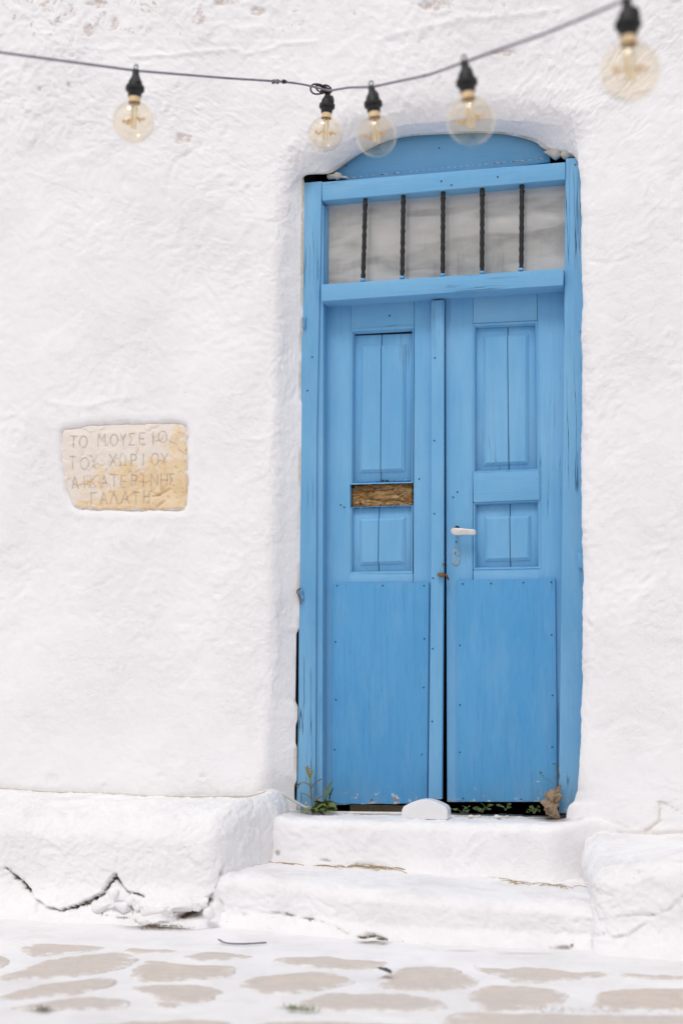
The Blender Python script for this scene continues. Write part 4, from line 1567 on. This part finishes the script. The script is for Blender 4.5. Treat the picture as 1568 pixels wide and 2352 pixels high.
# ------------------------------------------------------------------ string of lamps
BULBS = [  # picture place of the globe centre, its width, tilt, label
    (307, 280, 95, (.03, .0), 'hanging globe bulb nearest the left edge, alone left of the door'),
    (747, 308, 79, (.06, .02), 'smallest hanging globe bulb, beside the knotted cable left of the arch'),
    (864, 313, 93, (-.10, .0), 'hanging globe bulb in front of the left end of the blue arch board'),
    (1081, 278, 110, (-.10, .03), 'hanging globe bulb in front of the middle of the blue arch board'),
    (1446, 164, 135, (-.03, .0), 'largest and most blurred hanging globe bulb, at the upper right corner'),
]
GD = .115                                   # globe diameter
BG = 'globe bulbs on the overhead cable'


def lamp_parts():
    """one lamp about its hanging point: z = 0 is the cable, the globe hangs below"""
    out = {}
    S = .77
    sock = [(0, .004), (.0085, .004), (.0105, -.004), (.0105, -.018), (.013, -.026), (.0200, -.040), (.0225, -.054), (.0225, -.058)]
    sock += [(.0280, -.059), (.0285, -.061), (.0285, -.073), (.0275, -.075), (.0225, -.0755), (.0218, -.084), (.0205, -.086), (.0200, -.098), (.0185, -.100), (.012, -.100)]
    sock = [(r * .92, z * S) for r, z in sock]
    out['socket'] = lathe_np(sock, 28)
    loop = [(.006 * math.cos(t), 0, .010 + .008 * math.sin(t)) for t in np.linspace(-.6, math.pi + .6, 14)]
    out['hanging_loop'] = tube_np(loop, .0018, 8)
    nub = [(.013, -.006, -.020), (.016, -.008, -.031), (.018, -.009, -.043)]
    out['socket_rib'] = tube_np(nub, [.005, .0075, .0065], 10)
    out['bulb_neck'] = lathe_np([(.0160, -.075), (.0168, -.079), (.0168, -.089), (.0174, -.0915), (.0166, -.0935)], 28)
    zc = -.0935 - GD / 2 + .004
    a0 = math.asin(.0165 / (GD / 2))
    prof = [(GD / 2 * math.sin(a), zc + GD / 2 * math.cos(a)) for a in np.linspace(a0, math.pi, 44)]
    prof[-1] = (1e-5, zc - GD / 2)
    prof.insert(0, (.0166, -.0885))
    out['globe'] = lathe_np(prof, 56)
    v1, f1 = tube_np([(-.006, 0, -.092), (-.006, 0, -.125), (-.005, 0, zc - .016)], [.0048, .0042, .0042], 10)
    v2, f2 = tube_np([(.006, .002, -.092), (.006, .002, -.125), (.005, .002, zc - .020)], [.0026, .0026, .0030], 8)
    out['stem'] = (np.concatenate([v1, v2]), list(f1) + [tuple(i + len(v1) for i in q) for q in f2])
    coil = [(s_ * (.012 + .021 * t) , .010 * math.sin(9 * t) * s_, zc + .004 + .0040 * math.cos(15 * t)) for s_ in (-1,) for t in np.linspace(0, 1, 40)]
    va, fa = tube_np(coil, .0022, 8)
    vb = va * np.array([-1, -1, 1])
    out['filament'] = (np.concatenate([va, vb]), list(fa) + [tuple(i + len(va) for i in q) for q in fa])
    wr = [(.001, 0, -.092), (.009, .004, -.11), (.020, .010, zc + .010)]
    out['support_wire'] = tube_np(wr, .0006, 5)
    return out, zc


parts, ZC = lamp_parts()
PM = {'socket': 'rubber', 'hanging_loop': 'rubber', 'socket_rib': 'rubber', 'bulb_neck': 'amber_neck', 'globe': 'bulb', 'stem': 'stem', 'filament': 'filament', 'support_wire': 'silver'}
proto = {}
for nm, (v, f) in parts.items():
    bm = bmesh.new()
    vv = [bm.verts.new(tuple(p_)) for p_ in v]
    for q in f:
        ids = []
        for i in q:
            if i not in ids:
                ids.append(i)
        try:
            bm.faces.new([vv[i] for i in ids])
        except ValueError:
            pass
    bmesh.ops.recalc_face_normals(bm, faces=bm.faces)
    for fc in bm.faces:
        fc.smooth = True
    for e in bm.edges:
        if len(e.link_faces) == 2 and e.calc_face_angle(0) > .8:
            e.smooth = False
    me = bpy.data.meshes.new(nm)
    bm.to_mesh(me)
    bm.free()
    me.materials.append(M[PM[nm]])
    proto[nm] = me
hang = []
for gx, gy, w, tilt, lab in BULBS:
    dep = F_PX * GD / w
    c = D(gx, gy, dep)
    rot = Matrix.Rotation(tilt[0], 3, 'Y') @ Matrix.Rotation(tilt[1], 3, 'X') @ Matrix.Rotation(random.uniform(-.4, .4), 3, 'Z')
    top = np.array(Vector(c) - rot @ Vector((0, 0, ZC)))
    t = thing('globe_lamp', lab, 'bulb', top, BG)
    t.rotation_euler = rot.to_euler()
    for nm, me in proto.items():
        link(nm, me, None, t)
    hang.append(top)

# the cable goes through the five hanging points, and on out of the picture to the house across the lane
cpts = [np.array([-5.5, -11.95, 3.3]), D(-700, 30, 2.8), D(-60, 112, 3.62), hang[0], D(520, 179.5, 4.38), D(640, 187, 4.62), D(700, 193, 4.72), hang[1],
        D(800, 201, 4.42), hang[2], D(985, 172, 3.70), hang[3], D(1265, 72, 3.06), hang[4], D(1700, -130, 2.45), np.array([4.2, -11.95, 3.55])]
cable = thing('light_cable', 'thin dark cable strung across the top, carrying the globe bulbs', 'cable', (hang[1][0], hang[1][1], hang[1][2]))
tube('cable', polyline(cpts), .0036, M['cable'], cable, 8)
# knot and spare loops beside the second lamp
for k, (rx, rz, dx, dz, tw) in enumerate(((.030, .015, -.030, .008, .5), (.022, .010, -.018, .006, -.3), (.014, .010, -.006, .004, .9))):
    c = hang[1] + np.array([dx, -.004 * k, dz])
    lp = [c + np.array([rx * math.cos(t) + tw * rz * math.sin(t), .008 * math.sin(2 * t), rz * math.sin(t) - .3 * rx * math.cos(t)]) for t in np.linspace(0, 2 * math.pi, 25)]
    tube('cable_loop', lp, .0030, M['rubber'], cable, 8)
for k in range(3):
    c = hang[1] + np.array([-.012 + .009 * k, -.002, .003 - .003 * k])
    lump('knot', [c, c + np.array([.004, 0, .004])], [.0085, .007], M['rubber'], cable, k * 3.3, rough=.5, sub=2)
for x in (628, 637, 652):
    c = D(x, 187.5, 4.63)
    lump('cable_tie', [c, c + np.array([.004, 0, 0])], [.0075, .0055], M['rubber'], cable, x, rough=.4, sub=2)

# ------------------------------------------------------------------ small things about the sill
# white arched block
YBk = -.165
arc = [(922, 1871), (922, 1851)] + [(922 + 104 * t, 1851 - 24 * math.sin(math.pi * (.08 + .84 * t)) / math.sin(math.pi / 2) + 4 * (1 - abs(2 * t - 1)) * 0) for t in np.linspace(.04, .96, 13)] + [(1027, 1851), (1027, 1873)]
front = [P(x, y, YBk) for x, y in arc]
zlow = min(p_[2] for p_ in front)
for p_ in front:
    p_[2] += np.mean([lie_on(SILL_V, xx, yy, .012, .3) or .35 for xx in np.linspace(front[0][0] + .01, front[-1][0] - .01, 6) for yy in (YBk + .01, YBk + .04)]) - .003 - zlow
o = prism('arched_block', front, YBk + .075, M['white_plastic'], None, bevel=.003, seg=3)
tag(o, 'small white block with an arched top standing on the door sill', 'block')

# whitewashed cable along the ledge, over its end and along the sill
wp = [P(-120, 1798, -.108), P(0, 1810, -.108), P(60, 1818, -.110), P(130, 1830, -.112), P(200, 1836, -.112), P(330, 1838, -.112), P(440, 1836, -.112), P(520, 1832, -.112),
      P(575, 1826, -.108), P(620, 1815, -.115), P(645, 1822, -.110), P(672, 1838, -.085), P(703, 1855, -.055), P(730, 1863, -.04), P(760, 1866, -.03), P(840, 1867, -.03), P(930, 1868, -.03), P(1010, 1869, -.03)]
for w_ in wp[:9]:
    w_[2] = max(w_[2], (lie_on(LEDGE_V, w_[0], w_[1], .012, .3) or 0) + .003)
o = tube('wall_cable', spline(wp, 10), .0052, M['conduit'], None, 8)
tag(o, 'thin whitewashed cable running along the left ledge and down to the sill', 'cable')
# the wooden strip seen in the gap under the left leaf
o = plate('floor_batten', [(803, 1847), (925, 1850), (1000, 1852), (1000, 1872), (803, 1866)], .13, .17, M['straw'], None, bevel=.002)
tag(o, 'pale wooden batten in the dark gap under the left door leaf', 'batten')

# pebbles on the sill
for (x, y, w, lab) in ((1104 - 7, 1869, 9, 'small chalky stone on the sill just right of the white block'), (1210 / 1.0 - 0, 1870, 0, '')):
    if not lab:
        continue
lump_specs = ((1090, 1868, .028, 'chalky pebble on the sill, just right of the white block'), (1162 - 10, 1871, .032, 'flat chalky pebble under the middle of the right door leaf'))
for x, y, w, lab in lump_specs:
    c = P(x, y, -.06)
    c[2] = (lie_on(SILL_V, c[0], -.06, .012, .3) or .35) + w * .2
    o = lump('pebble', [c + [-w * .6, 0, 0], c + [w * .6, 0, .002]], [w * .38, w * .3], M['rag_stone'], None, x, rough=.5, squash=(1, .8, .75))
    tag(o, lab, 'pebble', 'pebbles on the sill')

# dried clod hanging at the foot of the right jamb
ck = [P(1282, 1812, -.03), P(1270, 1832, -.035), P(1262, 1850, -.035), P(1272, 1868, -.035)]
o = lump('dry_root_clod', ck, [.010, .027, .027, .019], M['clod'], None, 11, rough=.95, sub=5, squash=(.95, .7, 1))
tag(o, 'dry brown clod of earth and roots at the foot of the right jamb', 'clod')


def leaf_mesh(ln, wd, lobes=0, curl=.2, seed=0):
    """leaf along +x, bent down, optionally toothed; returns v, f"""
    n, r_ = 9, random.Random(seed)
    v, f = [], []
    for i in range(n):
        t = i / (n - 1)
        w = wd * math.sin(math.pi * min(1, t * .93 + .05)) ** .8
        if lobes:
            w *= 1 - .45 * (0.5 + .5 * math.cos(t * lobes * 2 * math.pi))
        z = -curl * ln * t * t
        for s in (-1, -.5, 0, .5, 1):
            v.append((ln * t, s * w + r_.uniform(-.03, .03) * wd, z + .25 * abs(s) * w + r_.uniform(-.02, .02) * ln))
    for i in range(n - 1):
        for j in range(4):
            a = i * 5 + j
            f.append((a, a + 1, a + 6, a + 5))
    return np.array(v), f


def add_leaf(parent, base, az, el, roll, ln, wd, mat, lobes=0, curl=.25, seed=0):
    v, f = leaf_mesh(ln, wd, lobes, curl, seed)
    Rm = Matrix.Rotation(az, 3, 'Z') @ Matrix.Rotation(-el, 3, 'Y') @ Matrix.Rotation(roll, 3, 'X')
    w = np.array([(Rm @ Vector(p_))[:] for p_ in v]) + np.asarray(base)
    return mesh_any('leaf', w, f, mat, parent, True)


# weed at the foot of the left jamb
wb = P(735, 1862, -.06)
weed = thing('weed', 'green leafy weed with a dry brown stalk at the foot of the left jamb', 'weed', wb)
tube('stalk', spline([P(718, 1858, -.05), P(714, 1825, -.05), P(712, 1800, -.045), P(708, 1778, -.045), P(700, 1762, -.05)], 6), [.0034 - .0001 * i for i in range(25)], M['stalk'], weed, 7)
tube('stalk', spline([P(713, 1812, -.05), P(722, 1800, -.05), P(738, 1789, -.055)], 6), .0022, M['stalk'], weed, 6)
tube('stalk', spline([P(713, 1806, -.05), P(702, 1798, -.05), P(688, 1800, -.05), P(684, 1810, -.05)], 6), .0020, M['stalk'], weed, 6)
tube('stalk', spline([P(716, 1835, -.05), P(704, 1825, -.05), P(692, 1822, -.05)], 6), .0018, M['stalk'], weed, 6)
tube('stalk', spline([P(722, 1858, -.06), P(728, 1836, -.06), P(742, 1828, -.065)], 6), .0020, M['stalk'], weed, 6)
rr = random.Random(4)
for i, (x, y, az, el, ln, wd, mt, lo) in enumerate((
        (712, 1797, 1.7, 1.3, .055, .010, 'leaf_pale', 4), (709, 1782, 2.3, 1.2, .045, .010, 'stalk', 4), (725, 1797, .5, .7, .030, .007, 'stalk', 3),
        (690, 1801, 2.9, -.2, .022, .006, 'stalk', 2), (748, 1838, 1.2, 1.45, .075, .017, 'leaf', 4), (757, 1838, 1.0, 1.5, .050, .013, 'leaf_dark', 3),
        (734, 1850, .1, .45, .060, .022, 'leaf', 3), (742, 1848, -.5, .15, .055, .020, 'leaf', 2), (735, 1852, -2.4, -.1, .060, .016, 'leaf_pale', 0),
        (715, 1858, -2.9, -.05, .045, .012, 'leaf_pale', 0))):
    add_leaf(weed, P(x, y, -.07 + rr.uniform(-.015, .01)), az, el, rr.uniform(-.8, .8), ln, wd, M[mt], lo, .3, i)
for i in range(60):
    x, y = 722 + 44 * rr.random(), 1846 + 17 * rr.random()
    add_leaf(weed, P(x, y, -.085 + rr.uniform(-.02, .03)), rr.uniform(-3.1, .3), rr.uniform(-.5, .9), rr.uniform(-.9, .9), rr.uniform(.018, .034), rr.uniform(.006, .011),
             M[rr.choice(['leaf', 'leaf_dark', 'leaf_dark', 'leaf_pale'])], rr.choice([0, 2, 3]), .3, 50 + i)

# seedlings in the gap under the right leaf
CL = [(1060, 1862, 5, .016, 'round-leaved seedling in the door gap, against the white block'), (1107, 1860, 7, .018, 'round-leaved seedling under the right leaf, between the two pebbles'),
      (1160, 1856, 6, .014, 'round-leaved seedling in the gap beneath the middle of the right leaf'), (1225, 1862, 13, .011, 'fine pale green seedling clump beside the dry clod')]
for k, (x, y, n_, sz, lab) in enumerate(CL):
    b = P(x, y + 6, .0)
    pl_ = thing('seedling', lab, 'seedling', b, 'seedlings under the right door leaf')
    for i in range(n_):
        xx, yy = x + rr.uniform(-16, 16), y + rr.uniform(-7, 7)
        tip = P(xx, yy, rr.uniform(-.03, .03))
        tube('stem', spline([b + [rr.uniform(-.004, .004), 0, 0], (b + tip) / 2 + [0, 0, .008], tip], 4), .0009, M['leaf'], pl_, 5)
        add_leaf(pl_, tip, rr.uniform(-2.8, -.3), rr.uniform(.3, 1.1), rr.uniform(-.5, .5), sz * rr.uniform(1.2, 1.7), sz * rr.uniform(.5, .7), M[rr.choice(['leaf', 'leaf_pale', 'leaf'])], 0, .2, 200 + i + 20 * k)

# sprig on the clod
b = P(1280, 1815, -.05)
sp = thing('sprig', 'thin green sprig growing from the dry clod', 'sprig', b)
for i, pts in enumerate(([(1280, 1815), (1274, 1795), (1277, 1770), (1274, 1752)], [(1276, 1808), (1262, 1793), (1248, 1786), (1238, 1772)], [(1278, 1800), (1284, 1785), (1282, 1768)])):
    tube('stem', spline([P(x, y, -.05 - .004 * j) for j, (x, y) in enumerate(pts)], 5), .0010, M['stalk'], sp, 5)
    for j in range(9):
        x, y = pts[-1]
        x2, y2 = pts[-2]
        t = rr.random()
        add_leaf(sp, P(x + (x2 - x) * t + rr.uniform(-5, 5), y + (y2 - y) * t + rr.uniform(-4, 4), -.055), rr.uniform(-3, 0), rr.uniform(-.3, 1), 0, rr.uniform(.007, .012), .003, M[rr.choice(['leaf', 'leaf_pale'])], 0, .2, 400 + i * 20 + j)
tube('stem', spline([P(1242, 1828, -.05), P(1241, 1815, -.05), P(1237, 1800, -.05)], 5), .0007, M['straw'], sp, 5)
for j in range(6):
    add_leaf(sp, P(1235, 1797, -.05), j * 1.05, .5, 0, .012, .0025, M['rag_stone'], 0, .1, 500 + j)

# dry grass lying on the lower step
g0 = P(850, 1998, -.34)
dg = thing('dry_grass', 'wisps of dry straw lying along the lower step', 'dry grass', (g0[0], g0[1], .19))


def on_step(x, y):
    p_ = G(x, y, .178)
    p_[1] = min(max(p_[1], -.62), -.285)
    t = (p_[0] + .7) / 1.3
    p_[2] = (lie_on(STEP_V, p_[0], p_[1], .010, .1) or .17) + .003
    return p_


for i in range(26):
    x = 845 + rr.gauss(0, 34)
    y = 1990 + (x - 845) * .10 + rr.gauss(0, 5)
    ln = rr.uniform(12, 46)
    a, b = on_step(x, y), on_step(x + ln, y + ln * rr.uniform(.02, .25))
    m_ = (a + b) / 2 + [0, 0, rr.uniform(.002, .012)]
    tube('straw', spline([a, m_, b], 4), .0012, M['straw'], dg, 4)
for i in range(16):
    x = rr.uniform(1120, 1330)
    y = 2012 + (x - 1120) * .06 + rr.gauss(0, 3)
    ln = rr.uniform(10, 50)
    a, b = on_step(x, y), on_step(x + ln, y + ln * .07)
    tube('straw', spline([a, (a + b) / 2 + [0, 0, .004], b], 4), .0012, M['straw'], dg, 4)
for i in range(10):
    x = rr.uniform(640, 830)
    y = 1966 + (x - 640) * .09 + rr.gauss(0, 2)
    ln = rr.uniform(15, 40)
    a, b = on_step(x, y), on_step(x + ln, y + ln * .08)
    tube('straw', spline([a, (a + b) / 2 + [0, 0, .004], b], 4), .0012, M['straw'], dg, 4)

# twig, dead leaf, moss and loose stones on the paving
o = tube('twig', spline([G(502, 2158, .012), G(520, 2166, .008), G(560, 2168, .008), G(612, 2165, .010)], 8), .0030, M['cable'], None, 7)
tag(o, 'thin dark twig bent at one end, lying below the cracked corner', 'twig')
v, f = leaf_mesh(.055, .016, 0, .1, 9)
b = G(866, 2228, .012)
Rm = Matrix.Rotation(-.5, 3, 'Z') @ Matrix.Rotation(.05, 3, 'Y')
M['dead'] = plain_mat('dead_leaf', (0.10, 0.085, 0.085), .7, var=.3, scale=60)
o = mesh_any('dead_leaf', np.array([(Rm @ Vector(p_))[:] for p_ in v]) + b + [0, 0, .006], f, M['dead'], None)
tag(o, 'curled dark dead leaf lying on the white joint of the paving', 'leaf')
c = P(476, 2102, -.66)
st0 = P(478, 2098, -.655)
o = lump('loose_stone', [st0, st0 + [.006, 0, .006]], [.019, .016], M['plaster'], None, 8, rough=.3)
tag(o, 'round whitewashed stone wedged in the cracked ledge corner', 'stone')


# broken pieces of plaster hanging in the cracked foot of the ledge
for i, (pts, rr_) in enumerate(((((226, 2086), (262, 2052), (286, 2084)), .022), (((338, 2098), (385, 2092), (432, 2082)), .026), (((452, 2078), (466, 2076)), .020), (((300, 2070), (318, 2086)), .016))):
    lump('plaster_chunk', [P(x, y, -.628) for x, y in pts], rr_, M['plaster'], ledge, 7.7 * i, rough=.55, sub=4, squash=(1, .55, 1))


def tuft(name, spots, label, n, hgt, mats, z=.0, cat='moss'):
    c = np.mean([G(x, y, z) for x, y, _ in spots], 0)
    t = thing(name, label, cat, c)
    vs, fs = [], []
    for x, y, w in spots:
        for i in range(n):
            b = G(x + rr.gauss(0, w * .5), y + rr.gauss(0, w * .10), z)
            az, ln = rr.uniform(0, 6.28), rr.uniform(.5, 1) * hgt
            e = b + [math.cos(az) * ln, math.sin(az) * ln, rr.uniform(.2, .9) * ln]
            s_ = np.array([-math.sin(az), math.cos(az), 0]) * .0014
            k = len(vs)
            vs += [b - s_, b + s_, e]
            fs.append((k, k + 1, k + 2))
    o_ = put('blades', np.array(vs), np.array(fs), M[mats], t, None, False)
    o_['kind'] = 'stuff'
    return t


tuft('moss_tuft', [(835, 2155, 10), (855, 2152, 14), (876, 2158, 10)], 'dark moss filling the hole low in the step front', 90, .011, 'moss', .020)
tuft('moss_tuft', [(400, 2127, 40), (440, 2123, 26), (350, 2128, 30)], 'brown dry roots and dirt under the broken ledge', 120, .016, 'moss', .004)
tuft('moss_tuft', [(680, 2317, 24), (712, 2320, 18)], 'yellowish grass tuft in the paving joint at the bottom centre', 50, .020, 'leaf_pale', .0)
tuft('moss_tuft', [(96, 2319, 22)], 'small dark grass tuft in the paving joint at the lower left', 60, .016, 'moss', .0)
tuft('moss_tuft', [(1270, 2322, 40), (1340, 2321, 40), (1410, 2322, 40), (1500, 2325, 50), (1230, 2322, 30)], 'strip of dry moss along the paving joint at the lower right', 22, .010, 'moss', -.006)

# ------------------------------------------------------------------ the house across the lane (seen in the window glass only)
opp = thing('house', 'white house with a slatted canopy across the lane, mirrored in the door window', 'house', (0, -12, 0))


def opp_box(name, lo, hi, mat):
    v, f = box_np(lo, hi)
    return mesh_any(name, v, f, mat, opp, smooth=False)


M['far_wall'] = plain_mat('plain_limewash', (0.78, 0.76, 0.75), .9, var=.04, scale=3)
M['far_dark'] = plain_mat('grey_canopy', (0.16, 0.16, 0.165), .8, var=.1, scale=4)
M['far_beige'] = plain_mat('beige_render', (0.62, 0.57, 0.52), .9, var=.06, scale=2)
opp_box('wall', (-7, -15, 0), (9, -12, 3.6), M['far_wall'])
opp_box('parapet', (-7, -12.4, 3.604), (9, -12.1, 3.9), M['far_wall'])
opp_box('canopy', (1.0, -11.99, 2.9), (5.5, -10.9, 3.0), M['far_dark'])
opp_box('door', (2.4, -11.995, .0), (3.4, -11.95, 2.1), M['blue_v'])
opp_box('upper_wall', (-3.2, -14.4, 3.9), (2.0, -13.0, 6.55), M['far_wall'])  # upper parts out of view, arranged to give bands in the pane's reflection
opp_box('pergola_beam', (-3.4, -12.98, 6.60), (2.0, -12.6, 6.80), M['far_dark'])
opp_box('pergola_shade', (-3.1, -13.4, 6.555), (2.0, -13.1, 6.98), M['far_dark'])  # solid dark box standing in for the shade under the roof slab
opp_box('roof_slab', (-3.0, -14.4, 7.0), (2.2, -12.7, 7.30), M['far_wall'])
opp_box('rear_wall', (-5.2, -15.6, 3.9), (2.6, -15.0, 8.6), M['far_beige'])  # tall wall added so no sky shows in the pane's reflection
for i in range(4):
    opp_box('pergola_post', (-3.2 + 1.5 * i, -12.95, 3.91), (-3.05 + 1.5 * i, -12.82, 6.6), M['far_dark'])
